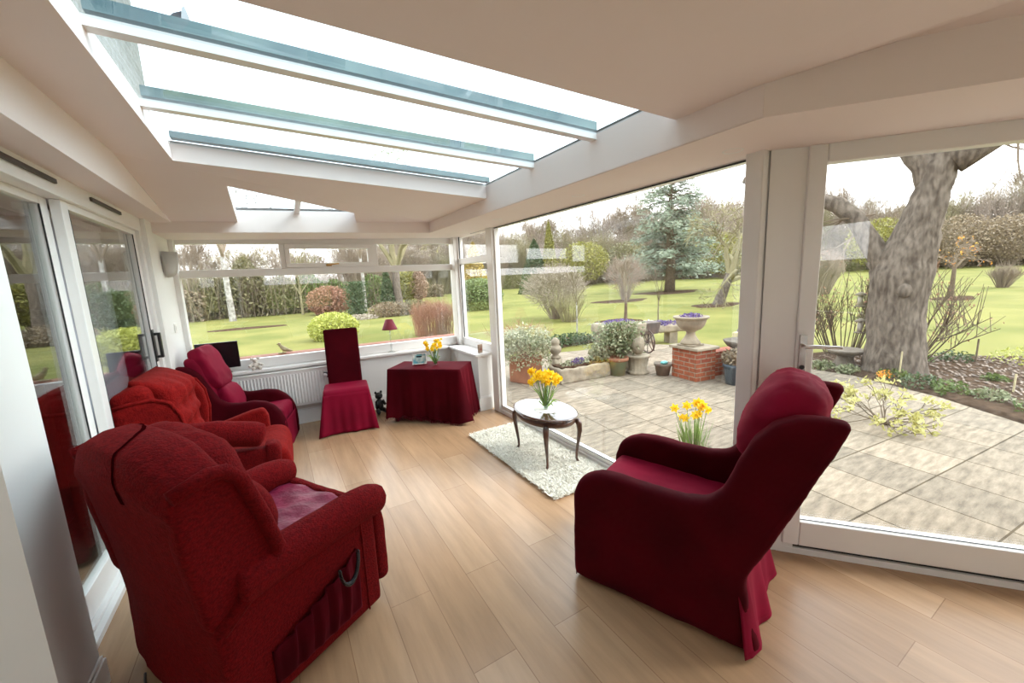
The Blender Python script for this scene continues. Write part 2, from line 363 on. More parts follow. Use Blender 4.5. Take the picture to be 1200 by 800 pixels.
MB().box(2.252, 2.262, 4.27, 5.11, .82, 1.82).obj('pane', GL, w2); MB().box(2.252, 2.262, 4.27, 5.11, 1.895, 2.2).obj('pane', GL, w2)
MB().box(2.240, 2.252, 4.27, 4.274, .82, 1.82).box(2.240, 2.252, 5.106, 5.11, .82, 2.19).box(2.240, 2.252, 4.27, 5.11, 2.185, 2.19).obj('seal', DARKG, w2)
struct(boxo('trim_5', (2.205, 2.31, 4.105, 4.25, 0, 2.20), UPVC, bevel=.008))
w3 = empty('window_3', None, None, (0, 0, 0)); w3['kind'] = 'structure'
MB().box(2.215, 2.30, 1.2, 4.105, -.10, .045).box(2.235, 2.285, 1.2, 4.105, .045, .085).box(2.24, 2.30, 1.2, 4.105, 2.175, 2.2).box(2.235, 2.285, 4.085, 4.105, .085, 2.18).obj('window_frame', UPVC, w3, bevel=.005)
MB().box(2.252, 2.262, 1.22, 4.085, .085, 2.18).obj('pane', GL, w3)
MB().box(2.232, 2.236, 1.25, 4.1, .083, .088).box(2.236, 2.24, 1.25, 4.1, 2.17, 2.18).obj('seal', DARKG, w3)
struct(MB().box(2.16, 2.30, 1.14, 1.23, 0, 2.2).obj('trim_6', UPVC, bevel=.008))
struct(MB().prism([(2.205, 1.132), (2.30, 1.132), (2.42, 1.10), (2.37, .975), (2.322, 1.030)], 0, 2.2, 'z').obj('trim_7', UPVC, bevel=.006))
# door 1 in the angled wall
d1 = empty('door_1', None, None, P0, DROT); d1['kind'] = 'structure'
sgn = 1 if (Vector((math.cos(DROT+math.pi/2), math.sin(DROT+math.pi/2), 0)).dot(DN) > 0) else -1
def dy(a, b): return (min(a*sgn, b*sgn), max(a*sgn, b*sgn))
LEN = 2.3
def dbox(x0, x1, ya, yb, z0, z1): a, b = dy(ya, yb); return (x0, x1, a, b, z0, z1)
MB().box(*dbox(-.02, LEN, .0, .12, -.1, .035)).box(*dbox(-.02, LEN, .03, .12, 2.195, 2.26)).box(*dbox(-.03, .0, .01, .12, 0, 2.2)).obj('door_frame', UPVC, d1, bevel=.004)
ps = MB().box(*dbox(.006, .085, -.012, .062, .06, 2.19)).box(*dbox(.085, LEN, -.012, .062, .06, .205)).box(*dbox(.085, LEN, -.012, .062, 2.10, 2.19))
lf = ps.obj('door_leaf', UPVC, d1, bevel=.007)
MB().box(*dbox(.085, LEN, .04, .05, .205, 2.10)).obj('pane', GL, lf)
MB().box(*dbox(0, LEN, .016, .05, .036, .06)).box(*dbox(.085, LEN, .010, .013, .207, .211)).obj('seal', DARKG, d1)
hx = .035
h = MB().box(*dbox(hx-.016, hx+.016, -.024, -.010, 1.03, 1.26)); ya = -.070*sgn
h.tube([(hx, -.0*sgn, 1.205), (hx, ya, 1.205)], .011, 10).tube([(hx-.008, ya, 1.205), (hx+.04, ya, 1.206), (hx+.15, ya, 1.203)], [.011, .011, .009], 10)
ho = h.obj('handle', SATM, lf, bevel=.003)
MB().lathe([(.012, -.001), (.012, .001)], 12, (0, 0, 0)).obj('keyhole', BLACKP, ho, loc=(hx, -.0255*sgn, 1.09), rot=(R(90), 0, 0))
# wall beyond the door
e1 = P0+DD*LEN
struct(MB().prism([(e1.x, e1.y), (e1.x+DD.x*.8, e1.y+DD.y*.8), (e1.x+DD.x*.8+DN.x*.2, e1.y+DD.y*.8+DN.y*.2), (e1.x+DN.x*.2, e1.y+DN.y*.2)], -.1, 2.5, 'z').obj('wall_front', WALLP))
struct(MB().box(-1.6, -.9, -2.4, -2.2, -.1, 2.7).box(.9, 4.6, -2.4, -2.2, -.1, 2.7).box(-.9, .9, -2.4, -2.2, 2.15, 2.7).box(-.9, .9, -2.4, -2.2, -.1, .95).obj('wall_behind', WALLP))
w6 = empty('added_light_window', None, None, (0, 0, 0)); w6['kind'] = 'structure'  # unseen window added behind the camera to brighten the near ceiling
MB().box(-.9, .9, -2.34, -2.27, .95, 1.02).box(-.9, .9, -2.34, -2.27, 2.08, 2.15).box(-.9, -.83, -2.34, -2.27, 1.02, 2.08).box(.83, .9, -2.34, -2.27, 1.02, 2.08).box(-.04, .04, -2.34, -2.27, 1.02, 2.08).obj('window_frame', UPVC, w6, bevel=.005)
MB().box(-.83, -.04, -2.31, -2.30, 1.02, 2.08).obj('pane', GL, w6); MB().box(.04, .83, -2.31, -2.30, 1.02, 2.08).obj('pane', GL, w6)
# left: pier, wall beside, left wall by the corner
struct(boxo('wall_pier', (-1.5, -.80, 1.857, 2.155, 0, 2.5), WALLP))
struct(MB().box(-.80, -.782, 1.86, 2.157, 0, .115).box(-.80, -.79, 1.86, 2.157, .115, .13).box(-1.5, -.80, 1.84, 1.857, 0, .12).obj('baseboard_pier', SKIRT, bevel=.003))
struct(boxo('wall_side', (-1.6, -1.5, -2.3, 1.857, -.1, 2.6), WALLP))
struct(MB().box(-1.0, -.84, 4.50, 5.32, 0, 2.24).box(-1.0, -.80, 5.285, 5.37, 0, 2.24).obj('wall_left', WALLP))
struct(MB().box(-.84, -.823, 4.50, 5.26, 0, .16).obj('baseboard_left', SKIRT, bevel=.003))

# ------------------------------------------------------------------ ceiling, soffits, skylights
def zA(x): return 2.44-.055*(x+.7)
def yh(x): return 3.3+(x+.7)*(4.72-3.3)/2.409
H1 = Vector((-.70, 3.3, 2.44)); H2 = Vector((1.709, 4.72, zA(1.709))); L2 = Vector((-.70, 4.72, 2.24))
NC = (H2-H1).cross(L2-H1)
def zC(x, y): return H1.z-((x-H1.x)*NC.x+(y-H1.y)*NC.y)/NC.z
A = lambda x, y: (x, y, zA(x)); C = lambda x, y: (x, y, zC(x, y))
cm = MB()
BL, BR, NR, NL = (-.435, 3.322), (1.709, 3.228), (1.709, 1.30), (-.435, 1.452)
cm.add([A(-.70, -2.3), A(-.435, -2.3), A(*NL), A(*BL), A(-.435, yh(-.435)), A(-.70, 3.3)], [(0, 1, 2, 3, 4, 5)])
cm.add([A(-.435, -2.3), A(.5, -2.3), A(1.712, .911), A(*NR), A(*NL)], [(0, 1, 2, 3, 4)])
cm.add([A(*BL), A(*BR), H2, A(-.435, yh(-.435))], [(0, 1, 2, 3)])
cm.add([A(.5, -2.3), (2.6, -2.3, 2.43), (3.4, -1.14, 2.43), (1.950, .620, 2.365), A(1.712, .911)], [(0, 1, 4), (1, 3, 4), (1, 2, 3)])
cm.add([H1, C(-.2, yh(-.2)), C(-.2, 3.777), C(-.205, 4.72), L2], [(0, 1, 2, 3, 4)])
cm.add([C(-.2, yh(-.2)), H2, C(.88, 4.72), C(.807, 4.40), C(-.2, 3.777)], [(0, 1, 2, 3, 4)])
# reveals
UP = .108
def wall_(a, b, za0, zb0, za1, zb1): cm.add([(a[0], a[1], za0), (b[0], b[1], zb0), (b[0], b[1], zb1), (a[0], a[1], za1)], [(0, 1, 2, 3)])
def rev(a, b, f): wall_(a, b, f(*a), f(*b), f(*a)+UP, f(*b)+UP)
fA = lambda x, y: zA(x)
rev(NL, BL, fA); rev(BL, BR, fA); rev(NR, NL, fA)
rev((-.2, 3.777), (-.205, 4.72), zC); rev((-.2, 3.777), (.807, 4.40), zC); rev((.807, 4.40), (.88, 4.72), zC)
co = cm.obj('ceiling', PLASTER); struct(co)
sm = co.modifiers.new('s', 'SOLIDIFY'); sm.thickness = -.004; 
# right beam
bm_ = MB()
bm_.add([(1.709, .911, 2.19), (1.709, 4.72, 2.19), (1.709, 4.72, zA(1.709)), (1.709, 3.228, zA(1.709)), (1.709, 3.228, zA(1.709)+UP), (1.709, 1.30, zA(1.709)+UP), (1.709, 1.30, zA(1.709)+.03), (1.709, .911, zA(1.709)+.03)], [tuple(range(8))])
bx = lambda t: (1.70+DD.x*t, .911+DD.y*t)
bm_.add([(1.709, .911, 2.19), (*bx(2.7), 2.19), (*bx(2.7), 2.48), (1.945, .614, 2.40), (1.709, .911, zA(1.709)+.03)], [(0, 1, 2, 3, 4)])
out2 = P0+DD*3.2+DN*.15
bm_.add([(1.709, .911, 2.19), (1.709, 4.72, 2.19), (2.34, 4.70, 2.19), (2.34, 5.5, 2.19), (2.36, 5.5, 2.19), (2.36, 1.14, 2.19), (P0.x+DN.x*.13, P0.y+DN.y*.13+.06, 2.19), (out2.x, out2.y, 2.19), (*bx(2.7), 2.19)], [(0, 8, 7, 6, 5, 4, 3, 2, 1)])
bm_.add([(2.36, 5.5, 2.19), (2.36, 1.14, 2.19), (2.36, 1.14, 2.5), (2.36, 5.5, 2.5)], [(0, 1, 2, 3)])
bm_.add([(2.36, 1.14, 2.19), (out2.x, out2.y, 2.19), (out2.x, out2.y, 2.5), (2.36, 1.14, 2.5)], [(0, 1, 2, 3)])
bm_.add([(1.709, -2.3, 2.52), (1.709, 5.5, 2.52), (5, 5.5, 2.50), (5, -2.3, 2.5)], [(0, 1, 2, 3)])
del bm_.v[-4:]; del bm_.f[-1]
bo = struct(bm_.obj('ceiling_beam_right', PLASTER)); s_ = bo.modifiers.new('s', 'SOLIDIFY'); s_.thickness = .004
# rear beam
rz = lambda x: 2.145+.045*(x+.85)/2.56
rb = MB()
top = [(-.88, 2.30), (-.70, 2.30), (-.205, zC(-.205, 4.72)), (-.205, zC(-.205, 4.72)+UP), (.88, zC(.88, 4.72)+UP), (.88, zC(.88, 4.72)), (1.709, zA(1.709)), (1.709, 2.19)]
pts = [(x, 4.72, z) for x, z in top] + [(-.88, 4.72, rz(-.88))]
rb.add(pts, [tuple(range(len(pts)))])
rb.add([(-.88, 4.72, rz(-.88)), (1.709, 4.72, 2.19), (2.34, 4.72, 2.19), (2.34, 5.4, 2.19), (-.88, 5.5, rz(-.88))], [(0, 1, 2, 3, 4)])
rb.add([(-.95, 5.45, 2.1), (2.36, 5.31, 2.15), (2.36, 5.31, 2.5), (-.95, 5.45, 2.5)], [(0, 1, 2, 3)])
ro = struct(rb.obj('ceiling_beam_back', PLASTER)); s_ = ro.modifiers.new('s', 'SOLIDIFY'); s_.thickness = .004
lb = MB()
lb.add([(-.70, -2.3, 2.235), (-.70, 4.72, 2.235), (-.70, 3.3, 2.44), (-.70, -2.3, 2.44)], [(0, 1, 2, 3)])
lb.add([(-.70, -2.3, 2.235), (-.70, 4.72, 2.235), (-.88, 4.72, 2.235), (-1.5, 4.72, 2.235), (-1.5, -2.3, 2.235)], [(0, 1, 2, 3, 4)])
lo = struct(lb.obj('ceiling_beam_left', PLASTER)); s_ = lo.modifiers.new('s', 'SOLIDIFY'); s_.thickness = .004
# roof boarding above the ceiling (keeps the daylight to the glazing)
rm = MB()
def rq(x0, x1, y0, y1):
    rm.add([(x0, y0, zA(x0)+.14), (x1, y0, zA(x1)+.14), (x1, y1, zA(x1)+.14), (x0, y1, zA(x0)+.14)], [(0, 1, 2, 3)])
rq(-1.5, -.46, -2.4, 5.5); rq(1.74, 2.40, 1.25, 5.5)
rm.add([(x, y, 2.60-.03*x) for x, y in ((-.46, -2.4), (4.5, -2.4), (3.85, -.95), (2.42, .98), (2.40, 1.25), (-.46, 1.35))], [(0, 1, 2, 3, 4, 5)])
rm.add([(-.46, 3.40, zA(-.46)+.14), (1.74, 3.30, zA(1.7)+.14), (1.74, 4.78, zA(1.7)+.14), (.88, 4.42, zC(.8, 4.4)+.17), (-.21, 3.74, zC(-.2, 3.75)+.15), (-.46, 3.74, zA(-.46)+.14)], [(0, 1, 2, 3, 4, 5)])
rm.add([(-.46, 4.74, zC(-.2, 4.72)+.13), (1.74, 4.74, zA(1.7)+.13), (1.74, 5.5, zA(1.7)+.1), (-.46, 5.5, zC(-.2, 4.7)+.1)], [(0, 1, 2, 3)])
rm.add([(.90, 4.42, zC(.8, 4.4)+.15), (1.74, 4.70, zA(1.7)+.14), (1.74, 4.78, zA(1.7)+.14), (.90, 4.78, zC(.8, 4.7)+.14)], [(0, 1, 2, 3)])
struct(rm.obj('roof', mat('roof_deck', (.25, .24, .23), .9)))
# skylight glass, bars
sk = empty('window_4', None, None, (0, 0, 0)); sk['kind'] = 'structure'
g = MB(); zg = lambda x: zA(x)+UP
g.add([(-.44, 1.40, zg(-.44)), (1.72, 1.27, zg(1.72)), (1.72, 3.26, zg(1.72)), (-.44, 3.36, zg(-.44))], [(0, 1, 2, 3)])
go = g.obj('pane', GLR, sk); s_ = go.modifiers.new('s', 'SOLIDIFY'); s_.thickness = .008
CAPM = mat('blue_grey_aluminium_cap', (.09, .15, .17), .3, (.20, .28, .27), 3, stretch=(1, .1, 1))
for yl, yr in ((1.98, 1.86), (2.665, 2.50)):
    b = MB(); W = .026
    def sec(x, y, h0, h1, w): return [(x, y-w, zg(x)+h0), (x, y+w, zg(x)+h0), (x, y+w, zg(x)+h1), (x, y-w, zg(x)+h1)]
    b.add(sec(-.44, yl, -.035, 0, W)+sec(1.712, yr, -.035, 0, W), [(0, 1, 5, 4), (1, 2, 6, 5), (2, 3, 7, 6), (3, 0, 4, 7)])
    b.obj('glazing_bar', UPVC, sk)
    b = MB(); b.add(sec(-.42, yl-.012, .010, .055, .024)+sec(1.70, yr-.012, .010, .055, .024), [(0, 1, 5, 4), (1, 2, 6, 5), (2, 3, 7, 6), (3, 0, 4, 7), (0, 3, 2, 1), (4, 5, 6, 7)])
    b.obj('glazing_cap', CAPM, sk)
b = MB(); b.add(sec(-.42, 3.28, .012, .05, .03)+sec(1.70, 3.17, .012, .05, .03), [(0, 1, 5, 4), (1, 2, 6, 5), (2, 3, 7, 6), (3, 0, 4, 7), (0, 3, 2, 1), (4, 5, 6, 7)]); b.obj('glazing_cap', CAPM, sk)
sk2 = empty('window_5', None, None, (0, 0, 0)); sk2['kind'] = 'structure'
g = MB(); zg2 = lambda x, y: zC(x, y)+UP
g.add([(x, y, zg2(x, y)) for x, y in ((-.22, 3.76), (.82, 4.39), (.89, 4.73), (-.22, 4.73))], [(0, 1, 2, 3)])
go = g.obj('pane', GLR, sk2); s_ = go.modifiers.new('s', 'SOLIDIFY'); s_.thickness = .008
b = MB(); xs = .31
b.add([(xs-.025, 4.09, zg2(xs, 4.09)-.03), (xs+.025, 4.12, zg2(xs, 4.09)-.03), (xs+.025, 4.72, zg2(xs, 4.72)-.03), (xs-.025, 4.72, zg2(xs, 4.72)-.03), (xs-.025, 4.09, zg2(xs, 4.09)), (xs+.025, 4.12, zg2(xs, 4.09)), (xs+.025, 4.72, zg2(xs, 4.72)), (xs-.025, 4.72, zg2(xs, 4.72))],
      [(0, 3, 2, 1), (4, 5, 6, 7), (0, 1, 5, 4), (1, 2, 6, 5), (2, 3, 7, 6), (3, 0, 4, 7)]); b.obj('glazing_bar', UPVC, sk2)
# recessed downlights
for i, (x, y, lb_) in enumerate(((2.03, 1.22, 'round recessed downlight in the soffit, the one nearest the white post'), (2.0, 2.35, 'small recessed downlight above the tall glass, middle of three'), (1.98, 3.55, 'recessed downlight in the soffit, the one farthest from the glass door'))):
    t = empty('downlight', lb_, 'ceiling light', (x, y, 2.19), group=None)
    MB().lathe([(.030, -.001), (.045, -.006), (.050, -.002), (.050, 0)], 24).obj('bezel', SKIRT, t, smooth=True)
    MB().lathe([(.006, -.0015), (.031, -.0035), (.031, -.003)], 20).obj('lens', mat('lamp_lens', (.7, .6, .45), .3), t, smooth=True)

# ------------------------------------------------------------------ sliding doors on the left
d2 = empty('door_2', None, None, (0, 0, 0)); d2['kind'] = 'structure'
FX = -.87
MB().box(-1.0, FX, 2.0, 4.50, 2.125, 2.24).box(-1.0, FX, 4.425, 4.50, 0, 2.125).box(-1.0, FX-.02, 2.0, 4.50, -.10, .03).box(-1.02, FX-.05, 2.0, 4.5, .03, .05).obj('door_frame', UPVC, d2, bevel=.004)
def panel(x, y0, y1, sw, m, nm):
    o = MB().box(x-.045, x, y0, y0+sw, .05, 2.125).box(x-.045, x, y1-sw, y1, .05, 2.125).box(x-.045, x, y0+sw, y1-sw, .05, .19).box(x-.045, x, y0+sw, y1-sw, 2.085, 2.125).obj('door_leaf', UPVC, d2, bevel=.004)
    MB().box(x-.028, x-.020, y0+sw, y1-sw, .19, 2.085).obj('pane', GLD, o)
    MB().box(x-.004, x+.001, y0+sw-.003, y0+sw+.003, .19, 2.085).box(x-.004, x+.001, y1-sw-.004, y1-sw+.004, .19, 2.085).obj('seal', DARKG, o)
    return o
pl = panel(-.945, 1.95, 3.075, .09, UPVC, 'a'); pr_ = panel(-.895, 3.075, 4.425, .085, UPVC, 'b')
MB().box(-.893, -.85, 4.355, 4.385, 1.08, 1.10).box(-.893, -.85, 4.355, 4.385, 1.27, 1.29).box(-.865, -.845, 4.35, 4.39, 1.08, 1.29).box(-.895, -.888, 4.345, 4.395, 1.05, 1.32).obj('handle', BLACKP, pr_, bevel=.004)
for y0_, y1_ in ((2.30, 2.96), (3.42, 3.97)):
    MB().box(FX, FX+.014, y0_, y1_, 2.178, 2.202).obj('trickle_vent', mat('dark_brown_vent', (.045, .032, .028), .5), d2, bevel=.004)

# ------------------------------------------------------------------ adjoining room behind the sliding doors
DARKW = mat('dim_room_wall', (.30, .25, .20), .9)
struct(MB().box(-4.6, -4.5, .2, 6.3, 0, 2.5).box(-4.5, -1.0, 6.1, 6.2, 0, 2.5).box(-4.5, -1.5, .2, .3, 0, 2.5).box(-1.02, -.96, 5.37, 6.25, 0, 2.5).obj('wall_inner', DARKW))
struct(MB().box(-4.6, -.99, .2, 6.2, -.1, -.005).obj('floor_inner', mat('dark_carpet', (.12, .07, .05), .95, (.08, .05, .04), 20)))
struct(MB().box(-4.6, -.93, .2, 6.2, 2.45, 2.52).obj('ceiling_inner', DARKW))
def drape(pts, z0, z1, amp, freq, m, name, parent=None, nz=10, seed=0, flare=0., thick=.003, gather=None, smooth=True):
    # cloth strip hanging along a closed or open path: pts are (x,y); folds grow downwards
    rnd = random.Random(seed); P = [Vector((p[0], p[1])) for p in pts]; out = []; L = 0; seglen = [(P[i+1]-P[i]).length for i in range(len(P)-1)]; tot = sum(seglen)
    n = max(8, int(tot/.012)); ph = rnd.random()*6; mb = MB(); cols_ = []
    for i in range(n+1):
        d = tot*i/n; k = 0; dd = d
        while k < len(seglen)-1 and dd > seglen[k]: dd -= seglen[k]; k += 1
        t = dd/max(1e-6, seglen[k]); p = P[k].lerp(P[k+1], min(1, t)); dr = (P[k+1]-P[k]).normalized(); nr = Vector((dr.y, -dr.x))
        cols_.append((p, nr, d))
    for j in range(nz+1):
        f = j/nz; zb = z1+(z0-z1)*f
        for p, nr, d in cols_:
            o = (amp*f*(math.sin(d*freq+ph)+.5*math.sin(d*freq*1.7+ph*2+f))+flare*f)
            mb.v.append((p.x+nr.x*o, p.y+nr.y*o, zb+(.006*math.sin(d*freq*.9+1) if j == nz else 0)))
    for j in range(nz):
        for i in range(n): mb.f.append((j*(n+1)+i, j*(n+1)+i+1, (j+1)*(n+1)+i+1, (j+1)*(n+1)+i))
    o = mb.obj(name, m, parent, smooth=smooth)
    s_ = o.modifiers.new('s', 'SOLIDIFY'); s_.thickness = thick; s_.offset = 0
    return o
NET = mat('white_net_curtain', (.75, .73, .72), .9); BLINDM = mat('lilac_vertical_blind', (.50, .48, .56), .8)
o = drape([(-1.16, 1.75), (-1.16, 2.68)], .05, 2.35, .02, 30, NET, 'curtain', seed=2); tag(o, 'white net curtain hanging behind the left sliding door pane', 'curtain')
t = empty('vertical_blind', 'pale lilac vertical blind behind the sliding door beside the black handle', 'blind', (-1.12, 3.9, 0))
MB().box(-.03, .03, -.6, .5, 2.1, 2.14).obj('rail', UPVC, t)
for k in range(10):
    yy = -.32+k*.085; MB().add([(-.025, yy-.03, .1), (.02, yy+.045, .1), (.02, yy+.045, 2.1), (-.025, yy-.03, 2.1)], [(0, 1, 2, 3)]).obj('slat', BLINDM, t)
t = empty('cabinet', 'dark cabinet in the dim room carrying the oil lamp', 'cabinet', (-1.75, 3.75, 0))
MB().box(-.3, .3, -.3, .3, 0, 1.02).obj('body', WOODD, t, bevel=.01); MB().box(-.33, .33, -.33, .33, 1.02, 1.05).obj('top', WOODD, t, bevel=.008); MB().box(.30, .315, -.27, .27, .1, .95).obj('door', WOODD, t, bevel=.006)
t = empty('oil_lamp', 'oil lamp with white ruffled glass shade behind the left sliding door', 'lamp', (-1.75, 3.75, 1.05))
MB().lathe([(.08, 0), (.08, .02), (.03, .05), (.025, .12), (.09, .17), (.09, .22), (.03, .26)], 20).obj('lamp_base', mat('pewter', (.3, .3, .3), .3, metal=.8), t, smooth=True)
MB().lathe([(.05, .26), (.09, .29), (.15, .36), (.14, .42), (.10, .45), (.11, .47)], 32, fl=.04).obj('lamp_shade', mat('opal_glass', (.8, .85, .82), .2), t, smooth=True)
t = empty('armchair', 'dark armchair with a pale cushion seen dimly through the sliding door', 'armchair', (-1.85, 2.75, 0), R(-60))
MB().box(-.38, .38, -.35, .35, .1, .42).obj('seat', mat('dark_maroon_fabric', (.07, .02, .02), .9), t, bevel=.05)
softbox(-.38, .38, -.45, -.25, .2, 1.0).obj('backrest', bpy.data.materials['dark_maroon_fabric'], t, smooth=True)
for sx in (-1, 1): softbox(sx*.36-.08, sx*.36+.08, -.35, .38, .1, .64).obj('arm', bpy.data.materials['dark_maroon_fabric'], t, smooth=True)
o = softbox(-.22, .22, -.06, .06, -.18, .18, e=3).obj('cushion', mat('pale_patterned_cushion', (.42, .30, .20), .9, (.15, .08, .06), 14), smooth=True, loc=(-1.72, 2.86, .66), rot=(R(-15), 0, R(-60))); tag(o, 'pale patterned cushion on the dark armchair behind the glass', 'cushion')
# house above the lean-to
struct(MB().box(-1.15, -.95, -2.4, 6.28, 2.54, 7.5).box(-4.6, -1.15, 6.1, 6.28, -.1, 7.5).box(-1.15, -.97, 5.5, 6.28, -.1, 2.54).obj('wall_outer', HOUSE))
SLATE = mat('dark_slate', (.05, .055, .065), .6, (.09, .10, .11), 6)
t = empty('roof_verge', 'dark slate roof corner with pale bargeboard above the skylight', 'roof', (-.62, 6.5, 4.68))
MB().prism([(-.10, .0), (.02, .13), (.10, .17), (.14, .0)], -.12, .3, 'y').obj('slate_edge', SLATE, t)
MB().prism([(.08, -.0), (.11, .20), (.14, .22), (.20, -.02)], -.14, -.12, 'y').obj('bargeboard', mat('grey_bargeboard', (.5, .52, .55), .6), t)
MB().box(-.33, -.09, -.03, .02, .03, .07).obj('bracket', IRON, t)

# ------------------------------------------------------------------ furniture
def th(fx, fy): return math.atan2(-fx, fy)
def pan(name, prof, x0, x1, m, parent, y0, bevel=.03, wr=.012, sub=0, seg=4):
    # side-profile slab: prof is (s, z), s measured back from the front
    mb = MB().prism([(y0-s, z) for s, z in prof], x0, x1, 'x'); o = mb.obj(name, m, parent)
    bm2 = o.modifiers.new('b', 'BEVEL'); bm2.width = bevel; bm2.segments = seg; bm2.limit_method = 'ANGLE'; bm2.angle_limit = R(25)
    o.data.polygons.foreach_set('use_smooth', [True]*len(o.data.polygons))
    rm_ = o.modifiers.new('r', 'REMESH'); rm_.mode = 'VOXEL'; rm_.voxel_size = .014; rm_.use_smooth_shade = True
    sm_ = o.modifiers.new('sm', 'SMOOTH'); sm_.iterations = 4; sm_.factor = .5
    if wr: wrinkle(o, wr, .14)
    return o
def remesh(o, vox=.014, wr=.0, size=.14, it=4):
    rm_ = o.modifiers.new('r', 'REMESH'); rm_.mode = 'VOXEL'; rm_.voxel_size = vox; rm_.use_smooth_shade = True
    if it: sm_ = o.modifiers.new('sm', 'SMOOTH'); sm_.iterations = it; sm_.factor = .5
    if wr: wrinkle(o, wr, size)
    return o
def pillow(w, h, t, n=18, crease=0., seed=0, e=4):
    mb = MB(); rnd = random.Random(seed); vs = []
    for sgn_ in (1, -1):
        for i in range(n+1):
            for j in range(n+1):
                u, v = -1+2*i/n, -1+2*j/n; k = max(0, (1-abs(u)**e)*(1-abs(v)**e))**.45
                pu = 1-.06*(1-v*v)*0; x = u*w/2*(1-.05*(1-abs(v))**2*0); z = v*h/2
                y = sgn_*t/2*k*(1+crease*math.sin(u*5+v*2+seed)*.1) + (crease*.012*math.sin(v*17+u*3) if sgn_ > 0 else 0)*k
                vs.append((x, y, z))
    N = (n+1)**2
    for s2 in range(2):
        for i in range(n):
            for j in range(n):
                a = s2*N+i*(n+1)+j; q = (a, a+1, a+n+2, a+n+1); mb.f.append(q if s2 else q[::-1])
    mb.v = vs; return mb

def slip_chair(label, loc, rz, w, prof, back_in, back_out, cush, rear, m, y0, armw=.10, seatz=.45, apron_z=.30, lumbar=None, mside=None):
    t = empty('armchair', label, 'armchair', loc, rz)
    x0, x1 = -w/2, w/2
    for sx in (-1, 1):
        a, b = (x0, x0+armw) if sx < 0 else (x1-armw, x1)
        pan('arm', prof, a, b, mside or m, t, y0, .035)
    pan('seat', [(.03, .26), (.03, seatz-.03), (.06, seatz), (.66, seatz-.03), (.70, .26)], x0+armw-.02, x1-armw+.02, m, t, y0, .03)
    pan('backrest', back_in+back_out, x0+armw*.5, x1-armw*.5, m, t, y0, .04)
    hw_ = (w-armw*1.4)/2; o = softbox(-hw_, hw_, -cush[4]/2, cush[4]/2, -cush[3]/2, cush[3]/2, e=(3.4 if not lumbar else 5)).obj('head_cushion', m, t, smooth=True, sub=1, loc=(0, y0-cush[0], cush[1]), rot=(cush[2], 0, 0)); wrinkle(o, .035, .11)
    if lumbar:
        for nm, lu in (('back_cushion', lumbar),): 
            hw_ = (w-armw*1.9)/2; o = softbox(-hw_, hw_, -lu[4]/2, lu[4]/2, -lu[3]/2, lu[3]/2, e=5).obj(nm, m, t, smooth=True, sub=1, loc=(0, y0-lu[0], lu[1]), rot=(lu[2], 0, 0)); wrinkle(o, .02, .12)
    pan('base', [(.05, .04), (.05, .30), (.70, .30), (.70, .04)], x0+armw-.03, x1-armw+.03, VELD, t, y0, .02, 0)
    # front apron and loose skirt round the back
    drape([(x0+.01, y0-.012), (x1-.01, y0-.012)], .012, apron_z, .006, 14, m, 'front_skirt', t, seed=1)
    rs, rzz, rf = rear
    drape([(x0+.02, y0-rs+.03), (x0+.05, y0-rs), (x1-.05, y0-rs), (x1-.02, y0-rs+.03)], .012, rzz, .016, 22, m, 'rear_skirt', t, seed=4, flare=rf)
    for sx in (x0+.07, x1-.07):
        for yy in (y0-.08, y0-rs+.04):
            MB().tube([(sx, yy, 0), (sx, yy, .05)], [.018, .024], 10).obj('foot', BEECH, t, smooth=True)
    return t
profR = [(0, .012), (0, .30), (.006, .48), (.03, .56), (.075, .605), (.15, .632), (.25, .640), (.40, .628), (.55, .628), (.64, .648), (.70, .71), (.75, .84), (.80, .955), (.86, 1.03), (.93, 1.065), (1.00, 1.078), (1.10, 1.07), (1.06, .96), (.99, .79), (.90, .56), (.80, .33), (.83, .15), (.875, .012)]
F = Vector((1.22, 1.53, 0)); fd = Vector((-.375, .927, 0)); nx = Vector((.927, .375, 0)); wR = .66
cR = F+nx*wR/2-fd*.43
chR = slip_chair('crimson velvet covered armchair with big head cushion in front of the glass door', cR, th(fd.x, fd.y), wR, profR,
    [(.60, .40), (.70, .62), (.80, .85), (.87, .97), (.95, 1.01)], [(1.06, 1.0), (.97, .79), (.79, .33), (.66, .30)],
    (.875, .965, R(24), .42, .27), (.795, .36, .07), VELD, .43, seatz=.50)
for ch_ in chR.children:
    if ch_.name.split('.')[0] in ('seat', 'head_cushion', 'rear_skirt'): ch_.data.materials[0] = VEL  # lit velvet colour for these parts, shaded colour stays on the rest
MB().tube([(.25, -.33, .05), (.33, -.36, .035), (.415, -.375, .022)], [.02, .022, .018], 10).obj('foot', BEECH, chR, smooth=True)
# beech foot showing behind
# reclining crimson armchair in the far corner
prof3 = [(0, .012), (0, .22), (.01, .32), (.04, .40), (.10, .475), (.18, .525), (.30, .545), (.42, .535), (.52, .545), (.59, .60), (.65, .72), (.71, .84), (.77, .91), (.84, .935), (.93, .94), (.88, .78), (.78, .52), (.74, .30), (.75, .012)]
fd3 = Vector((.972, -.235, 0)); nx3 = Vector((fd3.y, -fd3.x, 0)); w3_ = .54
prof3 = [(a_*.93, b_) for a_, b_ in prof3]
c3 = Vector((-.03, 4.43, 0))-nx3*w3_/2-fd3*.40
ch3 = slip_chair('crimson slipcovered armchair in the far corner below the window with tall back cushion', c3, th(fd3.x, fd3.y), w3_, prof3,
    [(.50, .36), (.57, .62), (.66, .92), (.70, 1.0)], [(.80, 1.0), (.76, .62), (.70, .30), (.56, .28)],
    (.655, .875, R(21), .44, .15), (.75, .34, .02), VEL, .40, seatz=.42, armw=.09, lumbar=(.535, .55, R(21), .28, .16), mside=VELD)

